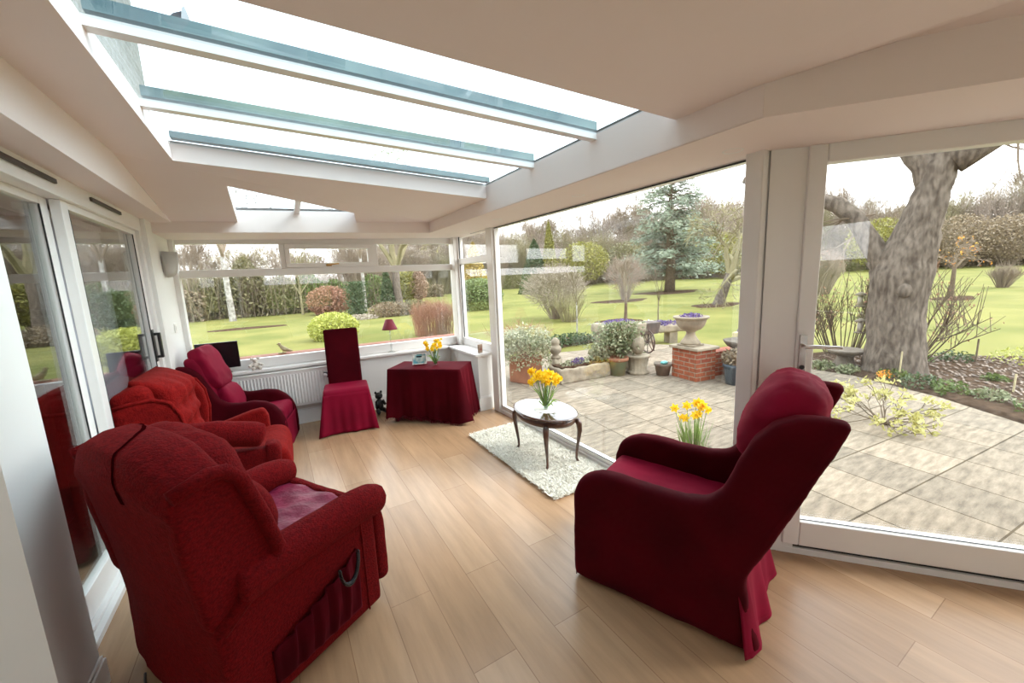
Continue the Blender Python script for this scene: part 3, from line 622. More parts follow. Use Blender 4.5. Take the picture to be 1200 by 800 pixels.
# riser recliner in the foreground
def roll(name, pts, rad, m, parent, wr=.004):
    o = MB().tube(pts, rad, 18).obj(name, m, parent, smooth=True); return remesh(o, .012, wr, .1)
def recliner():
    t = empty('riser_recliner', 'large red chenille recliner armchair nearest the camera with gathered side pocket', 'armchair', Vector((.335, 1.944, 0))+Vector((-.519, .855, 0))*.40+Vector((-.855, -.519, 0))*.40, th(.855, .519))
    y0 = .40; hw = .40
    for sx in (1, -1):
        x0, x1 = (hw-.11, hw) if sx > 0 else (-hw, -hw+.11)
        o = pan('side_panel', [(.035, .03), (.035, .53), (.10, .56), (.60, .56), (.735, .50), (.735, .03)], x0, x1, CHEN, t, y0, .02, 0)
        if sx > 0:
            MB().tube([(x1+.002, y0-.125, .04), (x1+.002, y0-.125, .50)], .004, 6).obj('seam', CHEN, o)
        xm = (x0+x1)/2+sx*.012
        roll('arm', [(xm, y0-.66, .56), (xm, y0-.55, .565), (xm, y0-.10, .565), (xm, y0-.03, .555), (xm, y0+.025, .54), (xm, y0+.045, .53)], [.085, .085, .083, .082, .070, .02], CHEN, t)
        # wings
        pr = [(.50, .55), (.50, .66), (.54, .84), (.585, .97), (.63, 1.025), (.69, 1.03), (.80, 1.00), (.80, .80), (.76, .46), (.70, .44)]
        o = pan('wing', pr, (hw-.085 if sx > 0 else -hw-.0), (hw+.0 if sx > 0 else -hw+.085), CHEN, t, y0, .02, 0)
        xe = sx*(hw+.004)
        MB().tube([(xe, y0-s, z) for s, z in [(.735, .455), (.525, .60), (.505, .64), (.545, .80), (.595, .96), (.64, 1.01), (.69, 1.02), (.80, .99)]], .026, 10).obj('border_roll', CHEN, o, smooth=True)
    # back shell
    sh = MB(); n = 20; vs = []
    def ztop(u): return 1.12-.10*abs(u)**3.0
    for face in (0, 1):
        for i in range(n+1):
            u = -1+2*i/n; x = u*(hw-.005)
            for k, (s, z) in enumerate(([(.745, .04), (.735, .33), (.76, .62), (.80, .90), (.815, 1.0), (.79, None), (.72, None)] if face == 0 else [(.62, .04), (.58, .33), (.58, .62), (.60, .90), (.62, 1.0), (.63, None), (.66, None)])):
                zz = z if z is not None else (ztop(u)-.03 if k == 5 else ztop(u))
                vs.append((x, y0-s-.03*(1-u*u)*(face == 0), zz*(1 if z is None else (1 if z < 1 else (ztop(u)-.12)))))
    K = 7; N = (n+1)*K
    for f in (0, 1):
        for i in range(n):
            for k in range(K-1):
                a = f*N+i*K+k; q = (a, a+1, a+K+1, a+K); sh.f.append(q[::-1] if f == 0 else q)
    for i in range(n):
        a = i*K+K-1; b = N+i*K+K-1; sh.f.append((a, a+K, b+K, b)); a = i*K; b = N+i*K; sh.f.append((a, b, b+K, a+K))
    for i in (0, n):
        for k in range(K-1):
            a = i*K+k; b = N+a; q = (a, a+1, b+1, b); sh.f.append(q if i == 0 else q[::-1])
    sh.v = vs
    o = sh.obj('backrest', CHEN, t, smooth=True); bb = remesh(o, .014, .006, .12)
    # seam arc on the back
    arc = [(.15, .85, .93), (.145, .85, .98), (.12, .85, 1.03), (.10, .84, 1.09), (.085, .80, 1.14), (.06, .75, 1.16), (.0, .70, 1.17), (-.08, .66, 1.17), (-.16, .64, 1.16)]
    pts = []
    for k in range(len(arc)-1):
        for q in range(6): f_ = q/6; a_, b_ = arc[k], arc[k+1]; pts.append((a_[0]*(1-f_)+b_[0]*f_, y0-a_[1]*(1-f_)-b_[1]*f_, a_[2]*(1-f_)+b_[2]*f_))
    sm2 = MB().tube(pts, [.016]*6+[.008]*(len(pts)-6), 8).obj('seam', PIPE, bb); sw = sm2.modifiers.new('w', 'SHRINKWRAP'); sw.target = bb; sw.wrap_method = 'NEAREST_SURFACEPOINT'; sw.wrap_mode = 'OUTSIDE_SURFACE'; sw.offset = .003
    # head pillow over the top, and lumbar pillows
    o = softbox(-.31, .31, -.15, .15, -.19, .19, e=3.2).obj('head_cushion', CHEN, t, smooth=True, sub=1, loc=(.0, y0-.62, .91), rot=(R(14), 0, 0)); wrinkle(o, .03, .10)
    o = softbox(-.29, .29, -.13, .13, -.17, .17, e=3.2).obj('back_cushion', CHEN, t, smooth=True, sub=1, loc=(0, y0-.50, .68), rot=(R(8), 0, 0)); wrinkle(o, .02, .10)
    st = pan('seat', [(.02, .12), (.02, .47), (.06, .50), (.55, .48), (.60, .12)], -hw+.10, hw-.10, CHEN, t, y0, .03, .006)
    # satin throw lying on the seat, front flap hanging
    mb = MB(); nu, nv = 26, 30; rnd = random.Random(8)
    for i in range(nv+1):
        for j in range(nu+1):
            x = -hw+.12+(2*hw-.24)*j/nu; s = -.02+.56*i/nv
            z = .515+.004*math.sin(x*31+s*11)+.006*math.sin(s*43+x*9)*math.sin(x*17)
            if s < .03: z -= (.03-s)*.6
            mb.v.append((x, y0-s, z))
    mb.f = [(i*(nu+1)+j, i*(nu+1)+j+1, (i+1)*(nu+1)+j+1, (i+1)*(nu+1)+j) for i in range(nv) for j in range(nu)]
    o = mb.obj('seat_throw', SATIN, t, smooth=True); s_ = o.modifiers.new('s', 'SOLIDIFY'); s_.thickness = .006
    # front flap / leg rest
    o = pan('leg_rest', [(-.045, .10), (-.05, .40), (-.03, .52), (.03, .53), (.03, .10)], -hw+.02, hw-.02, CHEN, t, y0, .02, .012)
    # gathered pocket on the near side
    mb = MB(); nu, nv = 48, 16; X = hw
    for i in range(nv+1):
        f = i/nv
        for j in range(nu+1):
            g = j/nu; s = .165+.42*g; zt = .40-.16*g+.04*math.sin(g*3.1)*0; zb = .085; z = zb+(zt-zb)*f
            bulge = .032*math.sin(math.pi*min(1, f*1.0)*.62+.25)*math.sin(math.pi*max(.02, min(.98, g)))**.4
            x = X+.004+bulge*(1+.45*math.sin(g*38+f*1.5)+.2*math.sin(g*71)) if 0 < i and 0 < j < nu else X+.003
            mb.v.append((x, y0-s, z))
    mb.f = [(i*(nu+1)+j, (i+1)*(nu+1)+j, (i+1)*(nu+1)+j+1, i*(nu+1)+j+1) for i in range(nv) for j in range(nu)]
    o = mb.obj('side_pocket', VELD, t, smooth=True); s_ = o.modifiers.new('s', 'SOLIDIFY'); s_.thickness = .005
    pts = []; 
    for i in range(420):
        f = i/419; a = math.pi*f; cy, cz = -.0, 0
        s = .255+.050*-math.cos(a)+.0; zz = .40-.105*math.sin(a)-(0 if f < .5 else .0)+(.02 if f < .0 else 0)+.03*(1-f)
        k = i*.55; pts.append((X+.066+.009*math.cos(k), y0-s-.0, zz+.009*math.sin(k)))
    MB().tube(pts, .0030, 5).obj('coiled_cord', mat('black_shiny_cord', (.02, .02, .022), .25), t, smooth=True)
    for x, s in ((.30, .12), (-.30, .12), (.30, .66), (-.30, .66)):
        MB().tube([(x-.012, y0-s, .028), (x+.012, y0-s, .028)], .028, 16).box(x-.010, x+.010, y0-s-.01, y0-s+.01, .04, .10).obj('caster', BLACKP, t, smooth=False)
    # skirt of the back cover
    return t
recliner()
cb = MB().tube([(-.66, 2.10, .012), (-.64, 2.0, .006), (-.63, 1.93, .006), (-.60, 1.86, .006), (-.50, 1.7, .006)], .005, 6).obj('power_cable', BLACKP, smooth=True); tag(cb, 'thin black cable on the floor beside the foreground recliner', 'cable')

# second recliner
def recliner2():
    t = empty('wing_armchair', 'orange-red wing armchair with buttoned back, behind the nearest recliner', 'armchair', (-.50, 3.58, 0), th(1, -.04))
    y0 = .44; hw = .39
    for sx in (1, -1):
        x0, x1 = (hw-.10, hw) if sx > 0 else (-hw, -hw+.10)
        if sx > 0:
            pan('side_panel', [(.03, .03), (.02, .50), (.70, .56), (.72, .03)], x0, x1, CHEN, t, y0, .02, 0)
            roll('arm', [(hw-.04, y0-.66, .68), (hw-.04, y0-.58, .69), (hw-.04, y0-.35, .665), (hw-.04, y0-.14, .615), (hw-.04, y0-.10, .60), (hw-.04, y0-.085, .595)], [.06, .085, .09, .088, .078, .03], CHEN, t, .008)
        else:
            pan('side_panel', [(.10, .03), (.10, .55), (.13, .62), (.22, .61), (.62, .50), (.70, .03)], x0, x1, CHEN2, t, y0, .02, 0)
        pr = [(.52, .52), (.50, .70), (.515, .84), (.56, .93), (.64, .965), (.76, .955), (.86, .93), (.80, .50)]
        o = pan('wing', pr, (hw-.07 if sx > 0 else -hw), (hw if sx > 0 else -hw+.07), CHEN2, t, y0, .02, 0)
        MB().tube([(sx*(hw-.008), y0-s, z) for s, z in pr[0:7]], .012, 8).obj('border_roll', CHEN2, o, smooth=True)
    pan('backrest', [(.62, .10), (.60, .60), (.66, 1.02), (.72, 1.06), (.86, 1.0), (.80, .5), (.74, .08)], -hw+.03, hw-.03, CHEN2, t, y0, .05, .006)
    bc = MB(); n = 30; vs = []
    for i in range(n+1):
        for j in range(n+1):
            u, v = -1+2*i/n, j/n; x = u*(hw-.10); z = .48+.60*v
            tuft = 0
            for bz in (.70, .86):
                for bx_ in (-.15, 0, .15):
                    d2_ = ((x-bx_)**2+(z-bz)**2); tuft += .05*math.exp(-d2_/.0022)
            k = max(0, (1-abs(u)**4)*(1-abs(2*v-1)**5))**.4
            rib = .010*math.cos(x*21*2)*(1 if z > .6 else .3)
            vs.append((x, y0-.66+.03*(1-v)+k*(.135+rib)-tuft*k-(.10 if v > .85 else 0)*(v-.85)/.15, z))
    bc.v = vs; bc.f = [(i*(n+1)+j, (i+1)*(n+1)+j, (i+1)*(n+1)+j+1, i*(n+1)+j+1) for i in range(n) for j in range(n)]
    o = bc.obj('back_cushion', CHEN2, t, smooth=True); s_ = o.modifiers.new('s', 'SOLIDIFY'); s_.thickness = -.04
    for bz in (.70, .86):
        for bx_ in (-.15, 0, .15): MB().ball((bx_, y0-.60, bz), (.012, .006, .012)).obj('button', CHEN2, o, smooth=True)
    pan('seat', [(-.04, .14), (-.055, .36), (-.03, .445), (.03, .475), (.55, .47), (.60, .12)], -hw+.10, hw-.06, CHEN2, t, y0, .035, .012)
    pan('front_flap', [(.03, .03), (.0, .50), (.03, .54), (.10, .54), (.12, .03)], hw-.12, hw+.01, CHEN, t, y0, .025, .01)
    for x, s in ((.28, .12), (-.28, .12), (.28, .62), (-.28, .62)):
        MB().tube([(x-.012, y0-s, .026), (x+.012, y0-s, .026)], .026, 14).obj('caster', BLACKP, t)
    return t
recliner2()

# slipcovered dining chair
def dchair():
    f = Vector((-.14, -.99, 0)); t = empty('dining_chair', 'crimson slipcovered high-back dining chair between the radiator and the covered table', 'chair', (.60, 4.80, 0), th(f.x, f.y))
    # local +y forward (towards camera); local x: camera left is +x
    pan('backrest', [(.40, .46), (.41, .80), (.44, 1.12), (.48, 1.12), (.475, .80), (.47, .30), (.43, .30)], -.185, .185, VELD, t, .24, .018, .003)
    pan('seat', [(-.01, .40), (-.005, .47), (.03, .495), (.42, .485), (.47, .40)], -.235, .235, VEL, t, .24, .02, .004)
    P = [(-.235, -.22), (-.24, .235), (.24, .235), (.235, -.22)]
    d = MB(); nz = 14; per = []
    def lerp(a, b, t_): return (a[0]+(b[0]-a[0])*t_, a[1]+(b[1]-a[1])*t_)
    path = [(.225, -.225), (.235, .243), (-.235, .243), (-.225, -.225), (.225, -.225)]
    for k in range(4):
        for i in range(26): per.append((lerp(path[k], path[k+1], i/26), k, i/26))
    for j in range(nz+1):
        f_ = j/nz; z = .45-(.45-.014)*f_
        for (x, y), k, u in per:
            cx, cy = x*.999, y; r = math.hypot(x, y)
            pl = abs(2*u-1)**10   # corner pleats flare
            fl_ = .055*f_*pl+.02*f_*(math.sin(u*9+k*2)*.5+.5)+.006*math.sin(u*31+k)*f_
            d.v.append((x*(1+fl_/.24), y*(1+fl_/.24), z))
    n = len(per)
    d.f = [(j*n+i, j*n+(i+1) % n, (j+1)*n+(i+1) % n, (j+1)*n+i) for j in range(nz) for i in range(n)]
    o = d.obj('skirt', VEL, t, smooth=True); s_ = o.modifiers.new('s', 'SOLIDIFY'); s_.thickness = .004
    for x in (-.19, .19):
        for y in (-.19, .19): MB().box(x-.017, x+.017, y-.017, y+.017, 0, .40).obj('leg', BEECH, t)
dchair()

# covered table
def cloth_table():
    a = Vector((1.03, 4.60, 0)); b = Vector((1.68, 4.02, 0)); u = (b-a).normalized(); v = Vector((-u.y, u.x, 0)); W = (b-a).length; D = .44; H = .635
    c = a+u*W/2+v*D/2; rz_ = math.atan2(u.y, u.x)
    t = empty('side_table', 'side table standing hidden beneath the crimson fringed cloth by the corner', 'table', c, rz_)
    MB().box(-W/2+.01, W/2-.01, -D/2+.01, D/2-.01, H-.025, H-.006).obj('tabletop', WOODD, t)
    for sx in (-1, 1):
        for sy in (-1, 1): MB().box(sx*(W/2-.05)-.02, sx*(W/2-.05)+.02, sy*(D/2-.05)-.02, sy*(D/2-.05)+.02, 0, H-.025).obj('leg', WOODD, t)
    d = MB(); path = [(-W/2, -D/2), (W/2, -D/2), (W/2, D/2), (-W/2, D/2), (-W/2, -D/2)]; per = []
    for k in range(4):
        m_ = 46 if k % 2 == 0 else 30
        for i in range(m_): per.append((path[k][0]+(path[k+1][0]-path[k][0])*i/m_, path[k][1]+(path[k+1][1]-path[k][1])*i/m_, k, i/m_))
    n = len(per); nz = 16
    d.v.append((0, 0, H+.002)); 
    for q in (.5, .96): 
        for x, y, k, u_ in per: d.v.append((x*q, y*q, H+.002))
    for j in range(nz+1):
        f_ = j/nz; z = H-.0-(H-.035)*f_
        for x, y, k, u_ in per:
            pl = abs(2*u_-1)**7; fo = .004+.05*f_*pl+.020*f_*(1+math.sin(u_*23+k*1.7))*.7+.006*f_*math.sin(u_*61)
            if k in (1,): fo += .03*f_
            r = math.hypot(x, y); sx = 1 if x > 0 else -1
            nxv = (0, -1) if k == 0 else (1, 0) if k == 1 else (0, 1) if k == 2 else (-1, 0)
            cx = x+nxv[0]*fo+(x/r)*.03*f_*pl; cy = y+nxv[1]*fo+(y/r)*.03*f_*pl
            low = (.022*math.sin(u_*5+k)+.012*math.sin(u_*40))*(j == nz)
            lift = .03*(1-u_)*f_ if k == 0 else 0
            d.v.append((cx, cy, max(.02, z-.01*f_*0+low+lift)))
    d.f = [(0, 1+i, 1+(i+1) % n) for i in range(n)]
    for j in range(nz+2): d.f += [(1+j*n+i, 1+(j+1)*n+i, 1+(j+1)*n+(i+1) % n, 1+j*n+(i+1) % n) for i in range(n)]
    root = empty('tablecloth', 'crimson velvet cloth with fringed hem draped over the side table', 'tablecloth', c, rz_)
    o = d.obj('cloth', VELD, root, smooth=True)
    top = MB(); 
    fr_ = MB(); rnd = random.Random(3)
    hem = d.v[-n:]
    for x, y, z in hem:
        for q in range(2):
            dx, dy_ = rnd.uniform(-.012, .012), rnd.uniform(-.006, .006); L_ = rnd.uniform(.018, .034)
            fr_.add([(x+dx-.0015, y+dy_, z), (x+dx+.0015, y+dy_, z), (x+dx*1.6+.0015, y+dy_*1.5-.006, max(.003, z-L_)), (x+dx*1.6-.0015, y+dy_*1.5-.006, max(.003, z-L_))], [(0, 1, 2, 3)])
    fr_.obj('fringe', VEL, root)['kind'] = 'stuff'
    return c, u, v, H
tc_, tu, tv, TH = cloth_table()

# daffodils
def daffodil(parent, base, tip, face, size=.035, rnd=random):
    st, ye, tr = MB(), MB(), MB()
    base = Vector(base); tip = Vector(tip); mid = base.lerp(tip, .6)+Vector((0, 0, .01)); st.tube([base, mid, tip], .0026, 5)
    f = Vector(face).normalized(); a = f.orthogonal().normalized(); b = f.cross(a); c = tip+f*.006; r0 = rnd.random()
    ye.v.append(tuple(c))
    for k in range(6):
        t = 2*math.pi*(k/6)+r0; d = a*math.cos(t)+b*math.sin(t); s = a*-math.sin(t)+b*math.cos(t); L = size; n0 = len(ye.v)
        ye.v += [tuple(c+d*L*.55+s*L*.32+f*.003), tuple(c+d*L*1.05-f*.004), tuple(c+d*L*.55-s*L*.32+f*.003)]; ye.f.append((0, n0, n0+1, n0+2))
    n = 9
    for j, (rr, hh) in enumerate(((.26, 0), (.30, .35), (.44, .62))):
        for k in range(n):
            t = 2*math.pi*k/n; tr.v.append(tuple(c+(a*math.cos(t)+b*math.sin(t))*size*rr*(1+.12*(j == 2)*(k % 2))+f*size*hh))
    for j in range(2):
        for k in range(n): tr.f.append((j*n+k, j*n+(k+1) % n, (j+1)*n+(k+1) % n, (j+1)*n+k))
    o = st.obj('daffodil', STEM, parent); ye.obj('petals', YEL, o); tr.obj('trumpet', TRUMP, o)
def blade(mb, base, tip, w=.006, bend=.02):
    b, t = Vector(base), Vector(tip); s = (t-b).cross(Vector((.3, -.9, .1))).normalized()*w; m1 = b.lerp(t, .5)+Vector((0, 0, bend)); 
    mb.add([b-s*.6, b+s*.6, m1+s, m1-s, t], [(0, 1, 2, 3), (3, 2, 4)])
def bouquet(t, zb, zf, n, spread, seed, stems=True, leaves=6, size=.035, leafL=.2, droop=True):
    rnd = random.Random(seed); lf_ = MB()
    for i in range(n):
        a = rnd.uniform(0, 6.28); r = spread*math.sqrt(rnd.random()); tip = (r*math.cos(a), r*math.sin(a), zf+rnd.uniform(-.045, .05))
        daffodil(t, (tip[0]*.1, tip[1]*.1, zb), tip, (math.cos(a)*.8+rnd.uniform(-.4, .4), math.sin(a)*.8-.5+rnd.uniform(-.3, .3), .25), size, rnd)
    for i in range(leaves):
        a = rnd.uniform(0, 6.28); r = spread*rnd.uniform(.8, 1.25)
        blade(lf_, (.01*math.cos(a), .01*math.sin(a), zb), (r*math.cos(a), r*math.sin(a), zf-leafL*rnd.uniform(.15, .9) if droop else zf*rnd.uniform(.5, .95)), .007, .04)
    if lf_.v: lf_.obj('leaves', STEM, t)
VG = glassmat('vase_glass', (.80, .88, .82), 1.5); WATER = glassmat('vase_water', (.75, .85, .70), .6)
def vase(label, loc, r, h, flowers, n, spread, seed, leaves, lab2, leafL=.2, size=.035):
    t = empty('glass_vase', label, 'vase', loc)
    MB().lathe([(r*.85, 0), (r*.9, .01), (r, h), (r*.93, h), (r*.82, .012), (.0005, .012)], 24).obj('vessel', VG, t, smooth=True)
    MB().lathe([(r*.78, .014), (r*.85, h*.72), (.0005, h*.72)], 20).obj('water', WATER, t, smooth=True)
    f = empty('daffodils', lab2, 'flowers', (loc[0], loc[1], loc[2]+.014)); bouquet(f, 0, flowers, n, spread, seed, leaves=leaves, leafL=leafL, size=size)
vp_ = tc_+tu*.06+tv*.02
vase('small clear glass vase on the crimson tablecloth', (vp_.x, vp_.y, TH+.006), .026, .16, .225, 14, .10, 1, 4, 'bunch of daffodils in the vase on the crimson covered table', size=.036)
# photo frame
fp = tc_+tu*(-.14)+tv*.02
def photo_mat():
    m = mat('family_photo', (.10, .35, .42), .35, (.80, .78, .72), 14, contrast=(.42, .6)); return m
t = empty('photo_frame', 'silver framed photograph standing on the crimson covered table', 'picture frame', (fp.x, fp.y, TH+.006), R(-16))
MB().box(-.085, .085, -.008, .008, 0, .012).box(-.085, .085, -.008, .008, .122, .134).box(-.085, -.072, -.008, .008, .012, .122).box(.072, .085, -.008, .008, .012, .122).obj('frame', SATM, t, rot=(R(-12), 0, 0), bevel=.002)
MB().box(-.073, .073, .0, .003, .011, .123).obj('photograph', photo_mat(), t, rot=(R(-12), 0, 0))
MB().add([(-.03, .008, .10), (.03, .008, .10), (.03, .06, 0), (-.03, .06, 0)], [(0, 1, 2, 3)]).obj('stand', BLACKP, t)

# coffee table
def coffee():
    cx, cy = 1.955, 2.80; t = empty('coffee_table', 'oval dark mahogany coffee table with cabriole legs on the cream rug', 'table', (cx, cy, 0))
    H = .455
    MB().lathe([(.97, -.018), (1.0, -.012), (1.0, -.004), (.985, 0), (.93, .003), (.001, .003)], 64, (0, 0, H), .245, .355).obj('tabletop', WOODT, t, smooth=True)
    MB().lathe([(.93, -.075), (.95, -.070), (.95, -.018), (.001, -.018)], 64, (0, 0, H), .235, .345).obj('apron', WOODD, t, smooth=True)
    for x, y, lx, ly in ((-.125, .29, -.6, .8), (-.155, -.235, -.7, -.7), (.155, -.27, .7, -.7), (.14, .20, .7, .7)):
        q = [(0, .40), (.022, .36), (.026, .30), (.012, .20), (-.004, .10), (-.006, .05), (.006, .022), (.022, .012)]
        MB().tube([(x+lx*(o-.012), y+ly*(o-.012), z) for o, z in q], [.024, .026, .022, .015, .011, .010, .012, .008], 10).ball((x+lx*.008, y+ly*.008, .010), (.022, .022, .010)).obj('leg', WOODD, t, smooth=True)
    # doily
    d = MB(); n = 96; base = [(0, 0, 0)]; rings = [.4, .75, 1.0]
    for k, rr in enumerate(rings):
        for j in range(n):
            th_ = 2*math.pi*j/n; r = .098*rr*(1+(.06*abs(math.sin(th_*12)) if k == 2 else 0)); base.append((r*math.cos(th_), r*math.sin(th_)*1.15, .0005*(k == 2)))
    d.v = base; d.f = [(0, 1+j, 1+(j+1) % n) for j in range(n)]+[(1+k*n+j, 1+(k+1)*n+j, 1+(k+1)*n+(j+1) % n, 1+k*n+(j+1) % n) for k in range(2) for j in range(n)]
    o = d.obj('doily', LACE, loc=(cx-.005, cy-.03, H+.0045)); s_ = o.modifiers.new('s', 'SOLIDIFY'); s_.thickness = .002; tag(o, 'round white lace doily on the coffee table under the vase', 'doily')
    vase('tall slim clear vase on the white doily', (cx-.005, cy-.03, H+.0065), .024, .19, .27, 20, .125, 7, 20, 'big bunch of daffodils on the oval coffee table', leafL=.34, size=.046)
coffee()
# rug: deep pile
def rug():
    x0, x1, y0, y1 = 1.585, 2.205, 2.17, 3.66; nx_, ny_ = 110, 250; mb = MB(); rnd = random.Random(9)
    mb.box(x0+.01, x1-.01, y0+.01, y1-.01, .001, .012)
    for i in range(26000):
        e = rnd.random(); x = rnd.uniform(x0, x1); y = rnd.uniform(y0, y1)
        cr = .05; dx = max(x0+cr-x, x-(x1-cr), 0); dy2 = max(y0+cr-y, y-(y1-cr), 0)
        if math.hypot(dx, dy2) > cr+rnd.uniform(-.004, .006): continue
        h = rnd.uniform(.018, .030); a = rnd.uniform(0, 6.28); ln = rnd.uniform(.012, .032); ex = ln*math.cos(a); ey = ln*math.sin(a); w_ = .0032; sxx, syy = -math.sin(a)*w_, math.cos(a)*w_
        mb.add([(x-sxx, y-syy, .012), (x+sxx, y+syy, .012), (x+sxx+ex, y+syy+ey, h), (x-sxx+ex, y-syy+ey, h)], [(0, 1, 2, 3)])
    o = mb.obj('rug', RUGM); tag(o, 'cream shaggy rug under the coffee table', 'rug')
rug()

# radiator under the back window (back wall frame)
def bwp(x, y, z): c_, s_ = math.cos(R(-2.49)), math.sin(R(-2.49)); return (.65+x*c_-y*s_, 5.23+x*s_+y*c_, z)
t = empty('radiator', 'white panel radiator under the back window', 'radiator', bwp(-.66, 0, 0), R(-2.49))
pr = []; x = -.48; 
mb = MB()
mb.box(-.49, .49, -.085, -.02, .235, .66)
mb.obj('panel', UPVC, t, bevel=.008)
mb = MB()
for k in range(30):
    xx = -.465+k*.032; mb.prism([(xx-.009, -.086), (xx-.005, -.094), (xx+.005, -.094), (xx+.009, -.086)], .27, .625, 'z')
rb_ = mb.obj('ribs', UPVC, t); rb_['kind'] = 'stuff'
MB().box(-.49, .49, -.10, -.015, .66, .672).obj('top_grille', UPVC, t, bevel=.004)
MB().tube([(.44, -.10, .57), (.44, -.135, .57)], [.026, .022], 14).obj('thermostat', UPVC, t, smooth=True)
tt = MB(); tt.tube([(.425, -.11, .60), (.46, -.115, .595), (.47, -.115, .54)], [.010, .012, .012], 8); tt.obj('valve', BLACKP, t, smooth=True)
MB().tube([(.46, -.04, .24), (.46, -.04, 0)], .008, 8).obj('pipe', UPVC, t)
cb = MB().tube([bwp(-.30, -.09, .01), bwp(-.24, -.07, .03), bwp(-.16, -.04, .03), bwp(-.10, -.03, .05)], .004, 6).obj('cable', BLACKP, smooth=True); tag(cb, 'thin grey cable on the floor below the radiator', 'cable')
# television behind the corner chair
t = empty('television', 'black flat television on the sill behind the corner armchair', 'television', bwp(-1.23, -.02, .72), R(-2.49))
MB().box(-.19, .19, -.015, .015, .06, .345).obj('screen', mat('glossy_black_screen', (.008, .008, .009), .2), t, bevel=.004)
MB().box(-.03, .03, -.012, .02, .01, .08).box(-.1, .1, -.035, .05, 0, .012).obj('stand', BLACKP, t, bevel=.003)
# elephant figurine
WHC = mat('cream_ceramic', (.72, .66, .58), .35, (.55, .48, .42), 20)
t = empty('figurine', 'cream ceramic teddy figurine on the window sill beside the television', 'ornament', bwp(-.905, -.0, .72), R(10))
MB().ball((0, 0, .045), (.036, .030, .042)).ball((0, -.005, .10), (.027, .025, .025)).ball((0, -.032, .093), (.011, .012, .010)).obj('body', WHC, t, smooth=True)
for sx in (-1, 1):
    MB().ball((sx*.030, 0, .122), (.017, .007, .016)).obj('ear', WHC, t, smooth=True)
    MB().tube([(sx*.03, -.01, .065), (sx*.058, -.03, .05)], [.013, .015], 8).ball((sx*.06, -.033, .05), (.016, .016, .016)).obj('arm', WHC, t, smooth=True)
    MB().tube([(sx*.022, -.02, .02), (sx*.032, -.052, .017)], [.016, .016], 8).ball((sx*.033, -.055, .018), (.019, .012, .019)).obj('leg', WHC, t, smooth=True)
# pigeon ornament outside on the sill
t = empty('bird_figurine', 'pale stone bird standing on the reddish sill outside the back window', 'ornament', bwp(-.62, .22, .836), R(8))
STB = mat('buff_stone', (.52, .44, .26), .8, (.40, .34, .2), 20)
MB().tube([(-.045, 0, .085), (-.035, 0, .10), (-.018, 0, .075), (.01, 0, .048), (.05, 0, .03), (.09, 0, .018)], [.012, .017, .024, .030, .020, .008], 12).ball((-.04, 0, .118), (.018, .015, .017)).obj('body', STB, t, smooth=True)
MB().tube([(-.055, 0, .117), (-.07, 0, .112)], [.005, .001], 6).obj('beak', STONED, t)
MB().box(-.06, .02, -.02, .02, 0, .012).tube([(-.01, 0, .01), (-.01, 0, .03)], .006, 6).obj('base', STB, t, bevel=.003)
# table lamp
t = empty('table_lamp', 'small clear glass lamp with dark pink shade on the window sill', 'lamp', bwp(.60, .02, .72))
LG = glassmat('lamp_glass', (.9, .92, .92), 2.0)
MB().lathe([(.045, 0), (.047, .012), (.012, .025), (.010, .07), (.018, .10), (.010, .13), (.009, .21), (.014, .23), (.008, .26)], 20).obj('lamp_base', LG, t, smooth=True)
MB().tube([(0, 0, .26), (0, 0, .33)], .006, 8).obj('stem', SATM, t)
o = MB().lathe([(.098, .30), (.092, .315), (.045, .43), (.043, .43), (.090, .315), (.094, .302)], 32).obj('lamp_shade', mat('dark_pink_lamp_shade', (.24, .025, .05), .75), t, smooth=True)
MB().tube([(.045, -.02, .01), (.09, -.05, .02), (.16, -.03, .008), (.2, .02, .005)], .003, 6).obj('flex', UPVC, t)
# little picture block on right sill
t = empty('picture_block', 'small reddish picture block at the end of the right-hand sill', 'ornament', (2.11, 4.36, .72), R(20))
MB().box(-.032, .032, -.012, .012, 0, .105).obj('block', mat('tan_wood_block', (.35, .24, .17), .5, (.45, .33, .25), 20), t, bevel=.004)
MB().box(-.022, .022, -.0135, -.012, .03, .08).obj('picture', mat('muted_red_print', (.30, .07, .06), .5, (.4, .3, .2), 30), t)
# black bear figure on the floor
t = empty('bear_figure', 'small black carved animal figure on the floor between chair and covered table', 'ornament', (1.0, 5.08, 0), R(-170))
BB = mat('black_carved_wood', (.02, .02, .02), .5)
MB().ball((0, 0, .09), (.055, .05, .085)).ball((0, .01, .215), (.048, .045, .045)).ball((0, .05, .205), (.02, .025, .017)).obj('body', BB, t, smooth=True)
for sx in (-1, 1):
    MB().ball((sx*.035, 0, .258), (.016, .01, .018)).obj('ear', BB, t, smooth=True)
    MB().tube([(sx*.04, .02, .15), (sx*.055, .06, .10)], [.02, .016], 8).obj('arm', BB, t, smooth=True)
    MB().tube([(sx*.035, .03, .035), (sx*.05, .09, .025)], [.028, .024], 8).ball((sx*.05, .095, .028), (.024, .018, .028)).obj('leg', BB, t, smooth=True)
